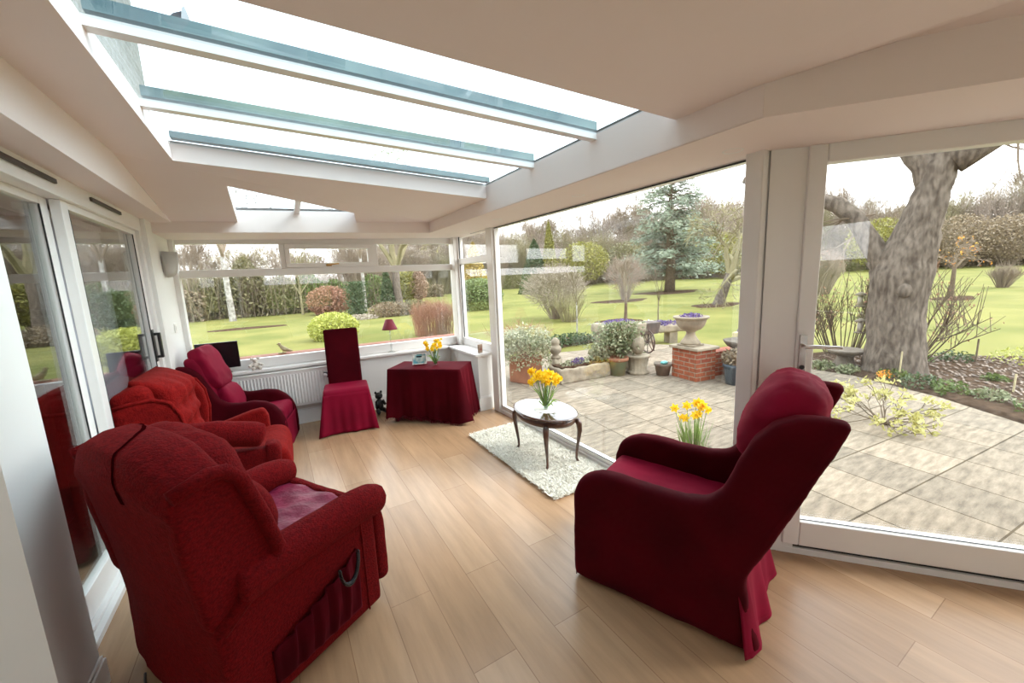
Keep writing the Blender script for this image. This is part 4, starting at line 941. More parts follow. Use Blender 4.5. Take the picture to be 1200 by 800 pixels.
# wall lamp and switch on the left wall
t = empty('wall_light', 'white half-bowl wall light on the narrow wall left of the back window', 'wall light', (-.84, 4.93, 1.88))
MB().box(0, .010, -.07, .07, -.08, .08).obj('backplate', UPVC, t, bevel=.01)
o = MB().lathe([(.001, -.125), (.05, -.115), (.085, -.07), (.10, 0), (.105, .11), (.10, .11), (.095, 0)], 28, (0, 0, 0)).obj('shade', mat('white_ceramic_shade', (.86, .84, .80), .5), t, smooth=True, loc=(.014, 0, 0))
for v_ in o.data.vertices: v_.co.x = abs(v_.co.x)*.95
t = empty('light_switch', 'white light switch on the narrow wall below the wall light', 'switch', (-.84, 4.93, 1.28))
MB().box(0, .010, -.043, .043, -.043, .043).obj('plate', UPVC, t, bevel=.003); MB().box(.010, .014, -.012, .012, -.02, .02).obj('rocker', UPVC, t, bevel=.002)

# ------------------------------------------------------------------ garden
def leaves(mb, n, fn, size, rnd, aspect=.5, tri=False):
    v = mb.v; f = mb.f
    for i in range(n):
        p = fn(rnd)
        if p is None: continue
        s = size*rnd.uniform(.6, 1.3); a = Vector((rnd.gauss(0, 1), rnd.gauss(0, 1), rnd.gauss(0, 1))).normalized(); b = a.orthogonal().normalized()
        b = (b*math.cos(i)+a.cross(b)*math.sin(i)); p = Vector(p); k = len(v); a = a*s; b = b*s*aspect
        v += [tuple(p-a), tuple(p+b), tuple(p+a), tuple(p-b)]; f.append((k, k+1, k+2, k+3))
    return mb
def ell(rx, ry, rz, cz, hollow=.6, cx=0, cy=0, cut=None):
    def fn(r):
        while True:
            x, y, z = r.uniform(-1, 1), r.uniform(-1, 1), r.uniform(-1, 1); d = math.sqrt(x*x+y*y+z*z)
            if hollow < d <= 1: break
        p = (cx+x*rx, cy+y*ry, cz+z*rz)
        return p if cut is None or p[2] > cut else None
    return fn
def cone(r, h, z0, p=1.0):
    def fn(q):
        t = q.random()**1.6; a = q.uniform(0, 6.283); rr = r*(1-t)**p*q.uniform(.7, 1.05); return (rr*math.cos(a), rr*math.sin(a), z0+t*h)
    return fn
def stick(mb, a, b, r0, r1, n=3): mb.tube([a, b], [r0, r1], n, cap=False)
def branch(mb, p, d, L, r, lev, rnd, spread, nk, tips=None, up=.1, curve=.25, minr=.004, ratio=.68):
    seg = 3 if lev > 1 else 2; pts = [p.copy()]; rad = [r]; q = p.copy(); dd = d.copy(); kids = []
    for i in range(seg):
        dd = (dd+Vector((rnd.gauss(0, curve), rnd.gauss(0, curve), rnd.gauss(0, curve)+up*.3))*.5).normalized(); q = q+dd*L/seg; pts.append(q.copy()); rad.append(max(minr, r*(1-.45*(i+1)/seg))); kids.append((q.copy(), dd.copy(), rad[-1]))
    mb.tube(pts, rad, 6 if r > .05 else 3, cap=False)
    if lev <= 0:
        if tips is not None: tips.append((q, dd))
        return
    for k in range(nk):
        b, bd, br = kids[min(seg-1, 1+int(rnd.random()*(seg-1)))] if k else kids[-1]
        ax = Vector((rnd.gauss(0, 1), rnd.gauss(0, 1), rnd.gauss(0, 1))); ax = (ax-bd*ax.dot(bd)).normalized()
        nd = (bd*math.cos(spread*(.5+rnd.random()*.8))+ax*math.sin(spread*(.5+rnd.random()*.8))+Vector((0, 0, up))).normalized()
        branch(mb, b, nd, L*ratio*rnd.uniform(.8, 1.15), br*.72, lev-1, rnd, spread, nk, tips, up, curve, minr, ratio)
def bare_tree_meshes(h, r, lev, rnd, spread=.55, nk=3, up=.12, lean=(0, 0), trunk=.35, curve=.25, minr=.012, ratio=.68):
    tm = MB(); cm_ = MB(); top = Vector((lean[0]*h*trunk, lean[1]*h*trunk, h*trunk))
    tm.tube([(0, 0, -.15), (lean[0]*.1*h*trunk, lean[1]*.1*h*trunk, .1), tuple(top*.6+Vector((rnd.gauss(0, .02)*h*.3, 0, 0))), tuple(top)], [r*1.35, r*1.08, r*.85, r*.75], 9)
    tips = []
    for k in range(max(3, nk)):
        a = 2*math.pi*k/max(3, nk)+rnd.random(); d = Vector((math.cos(a)*math.sin(spread)+lean[0], math.sin(a)*math.sin(spread)+lean[1], math.cos(spread))).normalized()
        branch(cm_, top-Vector((0, 0, h*.02*k)), d, h*(1-trunk)*.42, r*.6, lev, rnd, spread, nk, tips, up, curve, minr, ratio)
    branch(cm_, top, Vector((lean[0], lean[1], 1)).normalized(), h*(1-trunk)*.45, r*.7, lev, rnd, spread*.8, nk, tips, up, curve, minr, ratio)
    return tm, cm_, tips
def tree(label, x, y, h, r, seed, lev=4, mt=BARK2, mc=TWIGB, leaf=None, group=None, name='bare_tree', **k):
    rnd = random.Random(seed); t = empty(name, label, 'tree', (x, y, gz(x, y)), 0, group)
    tm, cm_, tips = bare_tree_meshes(h, r, lev, rnd, **k)
    tm.obj('trunk', mt, t, smooth=True); cm_.obj('crown', mc, t)
    if leaf:
        lm, n, size = leaf; mb = MB()
        leaves(mb, n, lambda q: tuple(tips[q.randrange(len(tips))][0]+Vector((q.gauss(0, .2), q.gauss(0, .2), q.gauss(0, .2)))*h*.06), size, rnd)
        mb.obj('foliage', lm, t)
    return t
def bush(name, label, x, y, fn, n, size, lm, seed, stems=None, cat='shrub', group=None, z=None, aspect=.5, rz=0.):
    rnd = random.Random(seed); t = empty(name, label, cat, (x, y, gz(x, y) if z is None else z), rz, group)
    leaves(MB(), n, fn, size, rnd, aspect).obj('foliage', lm, t)
    if stems:
        ns, hh, rr, r_, m_ = stems; mb = MB()
        for i in range(ns):
            a = rnd.uniform(0, 6.28); q = rr*math.sqrt(rnd.random()); stick(mb, (q*.15*math.cos(a), q*.15*math.sin(a), -.05), (q*math.cos(a), q*math.sin(a), hh*rnd.uniform(.6, 1)), r_, r_*.5)
        mb.obj('stems', m_, t)
    return t
def stems_shrub(name, label, x, y, n, h, w, r_, m, seed, up=.8, base=.15, tw=2, dens=0, buds=None, zmin=.0, cat='shrub'):
    rnd = random.Random(seed); t = empty(name, label, cat, (x, y, gz(x, y))); mb = MB(); tips = []
    for i in range(n):
        a = rnd.uniform(0, 6.28); q = math.sqrt(rnd.random()); b = Vector((base*q*math.cos(a), base*q*math.sin(a), -.03)); e = Vector((w*q*math.cos(a), w*q*math.sin(a), h*(1-(1-up)*q*q)*rnd.uniform(.75, 1.05)))
        mid = b.lerp(e, .5)+Vector((rnd.gauss(0, .04)*w, rnd.gauss(0, .04)*w, .08*h)); mb.tube([b, mid, e], [r_, r_*.75, r_*.35], 3, cap=False)
        for k in range(tw):
            f = rnd.uniform(.35, .9); p = mid.lerp(e, max(0, (f-.5)*2)) if f > .5 else b.lerp(mid, f*2); d = Vector((rnd.gauss(0, .35)*w*.4, rnd.gauss(0, .35)*w*.4, abs(rnd.gauss(.25, .1))*h)); mb.tube([p, p+d], [r_*.5, r_*.25], 3, cap=False); tips.append(p+d*rnd.random())
        tips.append(e)
    mb.obj('stems', m, t)
    if buds:
        lm, nb, size = buds; leaves(MB(), nb, lambda q: tuple(tips[q.randrange(len(tips))]+Vector((q.gauss(0, .04), q.gauss(0, .04), q.gauss(0, .04)))*w), size, rnd).obj('foliage', lm, t)
    return t
def spiky(name, label, x, y, rx, rz_, cz, n, L_, m, seed, buds):
    rnd = random.Random(seed); t = empty(name, label, 'shrub', (x, y, gz(x, y))); mb = MB(); tips = []
    for i in range(60):
        a = rnd.uniform(0, 6.28); q = math.sqrt(rnd.random()); e = Vector((rx*.6*q*math.cos(a), rx*.6*q*math.sin(a), cz+rnd.uniform(-.3, .3)*rz_)); b = Vector((.15*math.cos(a)*q, .15*math.sin(a)*q, -.05)); mb.tube([b, b.lerp(e, .5)+Vector((0, 0, -.08)), e], [.022, .016, .010], 3, cap=False)
    for i in range(n):
        d = Vector((rnd.gauss(0, 1), rnd.gauss(0, 1), rnd.gauss(.15, 1))).normalized(); f_ = rnd.uniform(.35, .9); p = Vector((d.x*rx*f_, d.y*rx*f_, cz+d.z*rz_*f_)); g = (d+Vector((rnd.gauss(0, .3), rnd.gauss(0, .3), .55+rnd.gauss(0, .25)))).normalized()
        e = p+g*L_*rnd.uniform(.35, 1.0)*(.55+.45*max(0, d.z+.3)); mb.tube([p, e], [.008, .003], 3, cap=False); tips.append(p.lerp(e, rnd.random()))
    mb.obj('stems', m, t); lm, nb, size = buds
    leaves(MB(), nb, lambda q: tuple(tips[q.randrange(len(tips))]+Vector((q.gauss(0, .03), q.gauss(0, .03), q.gauss(0, .03)))), size, rnd).obj('foliage', lm, t)
    return t
def bedpatch(x, y, rx, ry, seed):
    rnd = random.Random(seed); n = 30; mb = MB(); z0 = gz(x, y); vs = [(0, 0, .05)]
    for s, z in ((.6, .045), (.92, .03), (1, -.02)):
        for j in range(n):
            a = 6.283*j/n; k = 1+.10*math.sin(a*3+seed)+.06*math.sin(a*5+seed*2); vs.append((rx*s*k*math.cos(a), ry*s*k*math.sin(a), z))
    mb.v = vs; mb.f = [(0, 1+j, 1+(j+1) % n) for j in range(n)]+[(1+k*n+j, 1+(k+1)*n+j, 1+(k+1)*n+(j+1) % n, 1+k*n+(j+1) % n) for k in range(2) for j in range(n)]
    struct(mb.obj('border_soil', SOIL, smooth=True, loc=(x, y, z0)))

# --- big tree by the patio
def bigtree():
    t = empty('old_tree', 'massive rough-barked old tree in the flower bed behind the glass door', 'tree', (8.15, 2.18, -.12), R(0)); rnd = random.Random(5)
    # lateral direction across the view (right in the photo) is v, p is depth
    v = Vector((.26, -.965, 0)).normalized()
    def P(l, z, d=0): q = v*l+Vector((.965, .26, 0))*d; return (q.x, q.y, z)
    mb = MB(); mb.tube([P(0, -.15), P(0, .05), P(-.02, .5), P(-.05, 1.0), P(-.03, 1.55), P(.02, 1.8), P(.10, 2.2), P(.18, 2.6), P(.24, 3.0), P(.5, 3.5), P(.75, 4.2)], [.46, .38, .34, .33, .35, .31, .24, .20, .185, .16, .14], 24)
    o = mb.obj('trunk', BARK, t, smooth=True); wrinkle(o, .08, .12, 2)
    b = MB(); b.tube([P(-.12, 1.50), P(-.28, 1.78), P(-.45, 2.10), P(-.62, 2.42), P(-.85, 2.66), P(-1.15, 2.80), P(-1.6, 2.95), P(-2.2, 3.3)], [.20, .155, .135, .125, .115, .11, .10, .07], 14)
    wrinkle(b.obj('bough', BARK, t, smooth=True), .05, .15, 1)
    b = MB(); b.tube([P(.19, 2.75), P(.10, 3.05), P(-.05, 3.3), P(-.15, 3.9), P(0, 4.8)], [.17, .16, .15, .13, .10], 12).tube([P(.35, 3.05), P(.7, 3.3), P(1.2, 3.55), P(2., 3.9)], [.2, .17, .13, .09], 10)
    wrinkle(b.obj('bough', BARK, t, smooth=True), .05, .15, 1)
    b = MB(); b.tube([P(-.10, 1.60), P(-.30, 1.66), P(-.42, 1.74)], [.17, .13, .05], 10); b.ball(P(.02, 1.30, -.31), (.09, .09, .11)); b.obj('burr', BARK, t, smooth=True)
    tw = MB()
    for l, z, dl in ((-1.1, 2.8, -1), (-1.6, 2.95, -1), (.7, 3.3, 1), (1.2, 3.5, 1), (.9, 3.4, 1), (-.6, 2.45, -1), (1.6, 3.7, 1)):
        for k in range(5):
            d = Vector(P(dl*rnd.uniform(.2, 1), rnd.uniform(-.8, .3), rnd.uniform(-.5, .5))).normalized(); branch(tw, Vector(P(l+rnd.uniform(-.3, .3), z)), d, rnd.uniform(.4, .8), .018, 3, rnd, .6, 2, None, -.12, .3, .003)
    tw.obj('twigs', TWIGB, t)['kind'] = 'stuff'
    top = MB()
    for k in range(9):
        a = rnd.uniform(0, 6.28); branch(top, Vector(P(.3, 3.9+rnd.random()*.6)), Vector((math.cos(a), math.sin(a), .8)).normalized(), 1.5, .08, 3, rnd, .6, 3, None, .1, .25, .006)
    top.obj('crown', BARK2, t)
bigtree()
# --- shrub with feeders left of trunk
stems_shrub('bare_shrub', 'open budding shrub showing mostly right of the old tree trunk', 9.20, 2.35, 26, 1.60, 1.15, .013, BARK2, 3, up=.55, base=.25, tw=9, buds=(COPP, 420, .022))
stems_shrub('bare_shrub', 'twiggy budding shrub behind the bird feeders and low bird bath', 9.1, 3.15, 30, 1.55, .85, .012, BARK2, 13, up=.6, base=.25, tw=10, buds=(COPP, 420, .022))
def feeder(x, y, z, lab, hz, roof=True):
    t = empty('bird_feeder', lab, 'bird feeder', (x, y, z))
    MB().tube([(0, 0, 0), (0, 0, .17)], .035, 12).obj('seed_tube', mat('grey_feeder_mesh', (.32, .28, .24), .6), t, smooth=True)
    MB().lathe([(.075, .17), (.07, .19), (.01, .225)], 16).obj('feeder_roof', STONED, t, smooth=True); MB().lathe([(.04, -.02), (.07, -.015), (.07, 0)], 16).obj('tray', STONED, t, smooth=True)
    MB().tube([(0, 0, .22), (0, 0, hz)], .003, 4).obj('hook', IRON, t)
feeder(8.12, 2.66, .92, 'upper bird feeder hanging left of the old tree', .42)
feeder(8.08, 2.62, .50, 'lower bird feeder hanging left of the old tree, above the bird bath', .42)
feeder(8.0, 2.44, 1.42, 'green-capped bird feeder hung highest, beside the fork of the old tree', .25)
# bird bath in bed
t = empty('bird_bath', 'low grey stone bird bath in the flower bed left of the old tree', 'bird bath', (8.10, 2.78, -.12))
MB().box(-.20, .20, -.20, .20, 0, .05).lathe([(.15, .05), (.13, .09), (.11, .16), (.12, .22)], 20).obj('pedestal', STONED, t, bevel=.01)
MB().lathe([(.14, .22), (.24, .26), (.27, .30), (.26, .315), (.22, .30), (.001, .27)], 28).obj('bowl', STONED, t, smooth=True)
# azalea
def azalea():
    t = empty('azalea', 'low spreading shrub with pale yellow leaves growing through the patio', 'shrub', (5.50, 1.50, -.12)); rnd = random.Random(2); mb = MB(); lf = MB(); tips = []
    for k in range(11):
        a = 6.28*k/11+rnd.uniform(-.2, .2); branch(mb, Vector((0, 0, 0)), Vector((math.cos(a), math.sin(a)*1.0, rnd.uniform(.5, 1.0))).normalized(), rnd.uniform(.18, .26), .010, 2, rnd, .5, 3, tips, .05, .3, .003, .75)
    mb.obj('stems', BARK2, t)
    for q, d in tips:
        for i in range(9):
            a = Vector((rnd.gauss(0, 1), rnd.gauss(0, 1), rnd.gauss(.6, .6))).normalized(); b = a.orthogonal().normalized()*.014; p = q+Vector((rnd.gauss(0, .02), rnd.gauss(0, .02), rnd.gauss(.01, .015))); L_ = rnd.uniform(.035, .06)
            lf.add([p, p+a*L_*.5+b, p+a*L_, p+a*L_*.5-b], [(0, 1, 2, 3)])
    lf.obj('leaves', AZA, t)
azalea()
# bed plants
clumps = [(7.72, 2.05, .14, GLEAF, 'green clump in the bed at the foot of the old tree'), (7.50, 1.70, .16, DLEAF, 'dark green clump right of the old tree trunk at the patio edge'), (7.38, 1.40, .15, GLEAF, 'fresh green low clump in the bed, near the split cane'), (7.30, 1.05, .13, IVYD, 'small flowering clump at the patio edge of the bed'), (7.05, .55, .20, GLEAF, 'leafy green clump at the right edge of the view in the bed'), (9.7, 1.85, .18, DLEAF, 'rounded green clump at the lawn edge of the bed'), (9.3, 2.2, .14, GLEAF, 'light green clump at the lawn side of the bed right of the trunk'), (10.1, 1.2, .26, LIME, 'pale flowering heather at the back of the bed'), (7.75, 2.95, .12, IVYD, 'low pale-leaved plant at the left end of the bed'), (7.72, 2.6, .11, IVYD, 'tiny pale plants edging the bed below the bird bath'), (8.4, 1.2, .10, GLEAF, 'small green tuft in the middle of the bare soil')]
for i, (x, y, r, lm, lb) in enumerate(clumps):
    bush('low_plant', lb, x, y, ell(r*1.5, r*1.5, r, .02, .1, cut=-.02), 420, .028, lm, 50+i, z=-.10, cat='plant')
bush('primrose', 'orange and yellow primroses at the foot of the old tree', 7.62, 2.12, ell(.13, .10, .08, .05, .2), 120, .02, ORAP, 71, z=-.10, cat='flowers')
for i, (x, y, h, lb) in enumerate(((7.66, 1.98, .42, 'pale cane standing in front of the old tree trunk'), (7.8, .95, .26, 'short pale split cane in the bare soil'), (9.75, 1.62, .40, 'thin dark twig standing at the back of the bed'))):
    o = MB().tube([(x, y, -.12), (x+.02, y, h-.1)], .010 if i < 2 else .012, 6).obj('cane' if i < 2 else 'twig', STB if i < 2 else BARK2); tag(o, lb, 'stick')
# bark litter over bed: uncountable
mb = MB(); rnd = random.Random(12)
for i in range(2600):
    x, y = rnd.uniform(6.6, 10.6), rnd.uniform(.3, 3.3)
    if x < 7.75-(.9*max(0, 1.6-y)) or x > 9.5+(3.3-y)*.5: continue
    a = rnd.uniform(0, 3.14); L_ = rnd.uniform(.012, .035); w_ = .010; c_, s_ = math.cos(a), math.sin(a); z = -.062+rnd.uniform(0, .012)
    mb.add([(x-c_*L_+s_*w_, y-s_*L_-c_*w_, z), (x+c_*L_+s_*w_, y+s_*L_-c_*w_, z+.01), (x+c_*L_-s_*w_, y+s_*L_+c_*w_, z+.012), (x-c_*L_-s_*w_, y-s_*L_+c_*w_, z)], [(0, 1, 2, 3)])
o = mb.obj('bark_chips', leafmat('bark_chips', (.07, .045, .03), (.22, .155, .11), trans=0)); tag(o, 'bark chips scattered over the soil of the flower bed', 'mulch', kind='stuff')

# --- patio things
t = empty('brick_pedestal', 'square orange-red brick pier with stone cap carrying the stone urn', 'pedestal', (5.72, 3.95, GZ), R(-8))
bb = MB().box(-.20, .20, -.25, .25, 0, .49).obj('brickwork', BRICKY, t); bb.data.materials.append(BRICK)
for p in bb.data.polygons:
    if abs(p.normal.y) > .5: p.material_index = 1
MB().box(-.24, .24, -.29, .29, .49, .535).obj('cap', STONE, t, bevel=.01)
t = empty('brick_wall', 'low red brick wall behind the brick pier', 'wall', (6.35, 3.85, GZ), R(-8))
bb = MB().box(-.42, .42, -.12, .12, 0, .40).obj('brickwork', BRICK, t)
def urn(label, x, y, z, s, flow=True):
    t = empty('stone_urn', label, 'urn', (x, y, z))
    MB().box(-.14*s, .14*s, -.14*s, .14*s, 0, .03*s).lathe([(.15*s, .03*s), (.15*s, .06*s), (.11*s, .11*s), (.075*s, .17*s), (.065*s, .21*s), (.08*s, .235*s), (.15*s, .27*s), (.205*s, .33*s), (.225*s, .40*s), (.235*s, .43*s), (.265*s, .445*s), (.27*s, .47*s), (.235*s, .475*s), (.20*s, .44*s), (.001, .43*s)], 40, fl=.015, nf=10).obj('bowl', STONE, t, smooth=True)
    return t
urn('stone urn planted with purple pansies on the brick pier', 5.66, 3.97, GZ+.535, 1.0)
bush('pansies', 'dark purple pansies growing in the stone urn', 5.66, 3.97, ell(.18, .18, .05, .0, .1), 260, .022, PURP, 31, z=GZ+.535+.47, cat='flowers')
t = empty('stone_bird_bath', 'wide shallow stone bowl on a rough stump right of the brick pier', 'bird bath', (6.30, 3.46, GZ))
MB().lathe([(.20, 0), (.22, .15), (.20, .35), (.17, .47)], 18, fl=.05, nf=5).obj('stump', STONED, t, smooth=True); MB().lathe([(.17, .47), (.26, .52), (.30, .57), (.31, .60), (.28, .61), (.22, .57), (.001, .55)], 30, fl=.02, nf=7).obj('bowl', STONED, t, smooth=True)
t = empty('plant_pot', 'dark blue-grey plastic pot standing beside the brick pier', 'pot', (5.85, 3.34, GZ))
MB().lathe([(.12, 0), (.155, .26), (.17, .27), (.17, .31), (.15, .31), (.14, .26), (.001, .26)], 28).obj('pot', mat('slate_blue_pot', (.07, .095, .12), .5), t, smooth=True)
bush('dry_plant', 'tangled dry brown plant in the dark pot', 5.85, 3.34, ell(.20, .20, .14, .40, .1), 700, .03, BLEAF, 33, z=GZ, cat='plant', stems=(30, .5, .2, .003, TWIGB))
t = empty('plant_pot', 'square stone pot at the lawn edge right of the urn', 'pot', (8.9, 4.95, -.15))
MB().prism([(-.15, -.15), (.15, -.15), (.15, .15), (-.15, .15)], 0, .34, 'z').obj('pot', STB, t, bevel=.01)
bush('pansies', 'purple flowers in the square pot at the lawn edge', 8.9, 4.95, ell(.13, .13, .05, .36, .1), 120, .025, PURP, 34, z=-.15, cat='flowers')
t = empty('plant_pot', 'small grey-brown bucket pot left of the brick pier', 'pot', (5.50, 4.36, GZ))
MB().lathe([(.10, 0), (.13, .16), (.145, .17), (.145, .21), (.125, .20), (.001, .17)], 24).obj('pot', STONED, t, smooth=True)
MB().ball((.03, 0, .21), (.08, .05, .03)).obj('trowel_blade', mat('teal_plastic', (.15, .45, .45), .5), t, smooth=True)
t = empty('terracotta_pot', 'terracotta pot with green algae holding the trailing ivy', 'pot', (4.95, 4.85, GZ))
MB().lathe([(.12, 0), (.15, .25), (.16, .25)], 28).obj('pot', MOSS, t, smooth=True); MB().lathe([(.165, .25), (.18, .26), (.18, .31), (.16, .31), (.15, .28), (.001, .28)], 28).obj('rim', TERRA, t, smooth=True)
t = empty('stone_planter', 'tall rough stone plinth clad in ivy with a flower trough on top', 'planter', (5.42, 5.30, GZ), R(-10))
o = MB().box(-.33, .33, -.25, .25, 0, .70).obj('plinth', STONE, t); remesh(o, .03, .05, .2); o = MB().box(-.40, .40, -.30, .30, .66, .82).obj('trough', STONE, t); remesh(o, .03, .06, .15)
bush('ivy', 'cream and green variegated ivy cascading over the stone plinth', 5.14, 5.02, lambda r: (r.gauss(0, .20), r.gauss(0, .13), max(.28, min(.86, .60+r.gauss(0, .17)))), 3400, .030, IVYD, 36, z=GZ, cat='plant')
bush('pansies', 'purple and white pansies on top of the ivy-clad plinth', 5.42, 5.30, ell(.36, .24, .06, .83, .1), 500, .026, PURP, 37, z=GZ, cat='flowers')
t = empty('stone_planter', 'round fluted stone planter on the patio right of the terracotta pot', 'planter', (5.30, 4.72, GZ))
MB().lathe([(.18, 0), (.18, .04), (.14, .07), (.17, .27), (.19, .29), (.20, .32), (.17, .33), (.001, .28)], 48, fl=.05, nf=16).obj('bowl', STONE, t, smooth=True)
o = MB().ball((0, 0, .48), (.11, .11, .16)).obj('stone_ball', STONE, t, smooth=True); wrinkle(o, .06, .1, 1)
# trough
t = empty('stone_trough', 'long low rough stone trough planted with pansies', 'trough', (4.33, 5.12, GZ), R(-4))
o = MB().box(-.52, .52, -.20, .20, 0, .24).obj('trough', STONE, t); remesh(o, .022, .07, .18); MB().box(-.46, .46, -.15, .15, .22, .262).obj('soil', SOIL, t)
bush('pansies', 'purple and white pansies in the long stone trough', 4.33, 5.12, ell(.42, .15, .07, .27, .1), 500, .024, IVY, 38, z=GZ, cat='flowers'); bush('violas', 'violet flowers at the middle of the stone trough', 4.25, 5.08, ell(.14, .08, .06, .31, .1), 120, .024, PURP, 39, z=GZ, cat='flowers')
bush('ivy', 'white-edged ivy spilling over the right end of the stone trough', 4.78, 5.10, ell(.24, .18, .20, .36, .1), 1200, .028, IVY, 40, z=GZ, cat='plant')
# finial
t = empty('stone_finial', 'stone beehive finial standing at the patio edge left of the trough', 'ornament', (4.15, 5.55, GZ))
MB().box(-.08, .08, -.08, .08, 0, .30).lathe([(.09, .30), (.09, .33), (.05, .36), (.10, .42), (.11, .48), (.08, .52), (.06, .53), (.08, .57), (.07, .62), (.03, .66), (.001, .67)], 20).obj('finial', STONE, t, smooth=True)
# big pot with variegated bush left
t = empty('terracotta_pot', 'large square terracotta pot at the left of the patio', 'pot', (3.52, 5.55, GZ), R(20))
MB().prism([(-.20, -.20), (.20, -.20), (.20, .20), (-.20, .20)], 0, .38, 'z').box(-.22, .22, -.22, .22, .36, .42).obj('pot', TERRA, t, bevel=.015)
def bigivy(r):
    a = r.uniform(0, 6.28); q = r.random(); rr = .42*math.sqrt(r.random()); z = .80-.55*(rr/.42)**2*r.random()+r.gauss(0, .05); return (rr*math.cos(a)*1.05, rr*math.sin(a), max(.10 if rr > .22 else .42, z))
bush('variegated_bush', 'large cream and green variegated bush overflowing its terracotta pot', 3.52, 5.55, bigivy, 5200, .026, IVY, 41, z=GZ, cat='shrub', stems=(20, .8, .3, .006, BARK2))
stems_shrub('red_stemmed_shrub', 'small coral-stemmed shrub behind the variegated bush', 5.1, 8.2, 90, .75, 1.0, .006, TWIGR, 9, up=.5, tw=4)
bush('low_plant', 'dark green and pink plants in the border behind the finial', 6.3, 7.9, ell(.9, .35, .22, .1, .2), 1500, .035, DLEAF, 44, cat='plant'); bush('low_plant', 'bluish green rounded plant behind the ivy plinth', 7.0, 7.3, ell(.35, .3, .35, .2, .3), 900, .035, BLUEG, 45, cat='plant')
bedpatch(6.3, 8.3, 2.0, .7, 3)
# old barrow with wheel
t = empty('wheelbarrow', 'old dark iron barrow with spoked wheel, planted with purple flowers', 'wheelbarrow', (6.75, 5.75, GZ), R(-15))
def wheel(mb, c, r, ax='x'):
    mb.tube([(c[0], c[1]+r*math.cos(a*math.pi/14), c[2]+r*math.sin(a*math.pi/14)) for a in range(29)], .016, 6, cap=False)
wm = MB(); wheel(wm, (0, 0, .26), .24); wm.tube([(-.04, 0, .26), (.04, 0, .26)], .03, 10)
for k in range(8): a = k*math.pi/4; wm.tube([(0, 0, .26), (0, .24*math.cos(a), .26+.24*math.sin(a))], .009, 5)
wm.obj('wheel', IRON, t, smooth=True)
MB().prism([(-.30, .42), (.22, .42), (.30, .66), (-.34, .66)], -.05, .34, 'y').obj('tray', IRON, t, bevel=.01)
MB().tube([(.0, -.0, .26), (.1, .1, .42)], .014, 6).tube([(.2, .2, .42), (.3, .2, .0)], .014, 6).obj('frame', IRON, t)
# raised trough behind barrow
t = empty('stone_trough', 'long stone trough on the lawn edge behind the barrow, full of purple flowers', 'trough', (8.1, 6.55, -.15), R(-25))
o = MB().box(-.62, .62, -.2, .2, .28, .46).obj('trough', STONE, t); remesh(o, .03, .05, .2); MB().box(-.40, -.20, -.15, .15, 0, .30).box(.20, .40, -.15, .15, 0, .30).obj('support', STONE, t)
bush('heather', 'mauve and purple flowers in the trough behind the barrow', 8.1, 6.55, ell(.6, .2, .09, .48, .1), 700, .03, PURP, 47, z=-.15, cat='flowers', rz=R(-25))
bush('saxifrage', 'white and orange flowers at the left end of the trough behind the barrow', 7.85, 6.65, ell(.22, .2, .08, .50, .1), 200, .03, WHITEP, 48, z=-.15, cat='flowers')
# potted daffodils outside behind the armchair
dx_, dy_ = 3.02, 2.06
t = empty('terracotta_pot', 'pot of daffodils standing outside the glass behind the armchair', 'pot', (dx_, dy_, GZ))
MB().lathe([(.08, 0), (.11, .10), (.12, .10), (.12, .125), (.11, .125), (.10, .10), (.001, .10)], 24).obj('pot', TERRA, t, smooth=True)
f = empty('daffodils', 'clump of yellow daffodils growing outside behind the armchair arm', 'flowers', (dx_, dy_, GZ+.10)); rnd = random.Random(21); lf_ = MB()
v_ = Vector((.80, -.60, 0))
for l, z in ((-.155, .445), (-.10, .485), (-.09, .36), (-.12, .365), (.0, .40), (.02, .48), (.045, .49), (.06, .46), (.09, .44), (-.02, .395), (.03, .47), (.10, .475)):
    tip = v_*(l*1.0)+Vector((rnd.gauss(0, .02), rnd.gauss(0, .02), z)); daffodil(f, (tip.x*.3, tip.y*.3, 0), tip, (-.7+rnd.gauss(0, .3), -.7+rnd.gauss(0, .3), .2), .043, rnd)
for i in range(110):
    a = rnd.uniform(0, 6.28); r0, r1 = rnd.uniform(0, .08), rnd.uniform(.04, .17); blade(lf_, (r0*math.cos(a), r0*math.sin(a), 0), (r1*math.cos(a), r1*math.sin(a), rnd.uniform(.26, .42)), .008, .01)
lf_.obj('leaves', STEM, f)

# --- mid garden shrubs and trees
bush('euonymus', 'round lime-yellow bush on the lawn behind the dining chair', 1.62, 14.3, ell(.80, .7, .55, .35, .55), 5200, .045, LIME, 101, stems=(25, .6, .6, .01, BARK2))
stems_shrub('dogwood', 'coral and tan upright-stemmed shrub seen at the right of the back window', 4.45, 12.6, 430, 1.05, .72, .007, TWIGR, 102, up=.9, base=.62, tw=4, buds=(COPP, 1500, .02))
bush('clipped_yew', 'large clipped green dome bush seen through the corner window', 10.2, 21.0, ell(1.5, 1.5, 1.05, .75, .75), 9000, .085, leafmat('clipped_green_leaves', (.10, .15, .045), (.20, .26, .09)), 103, stems=(20, 1, .6, .03, BARK2))
bush('golden_conifer', 'golden flat-topped cone bush behind the green dome', 11.6, 24.2, cone(1.25, 3.9, .2, .8), 6500, .09, GOLD, 104, stems=(8, 2, .2, .04, BARK2), cat='conifer')
spiky('pussy_willow', 'wide pale brown bare shrub on the lawn beyond the patio', 9.9, 13.2, 1.35, .80, 1.15, 3000, .60, TWIGP, 105, (PALE, 6500, .024))
stems_shrub('olive_shrub', 'olive-stemmed bare shrub in front of the pale brown shrub', 9.6, 11.9, 110, 1.05, .8, .008, TWIGO, 106, up=.8, base=.3, tw=3)
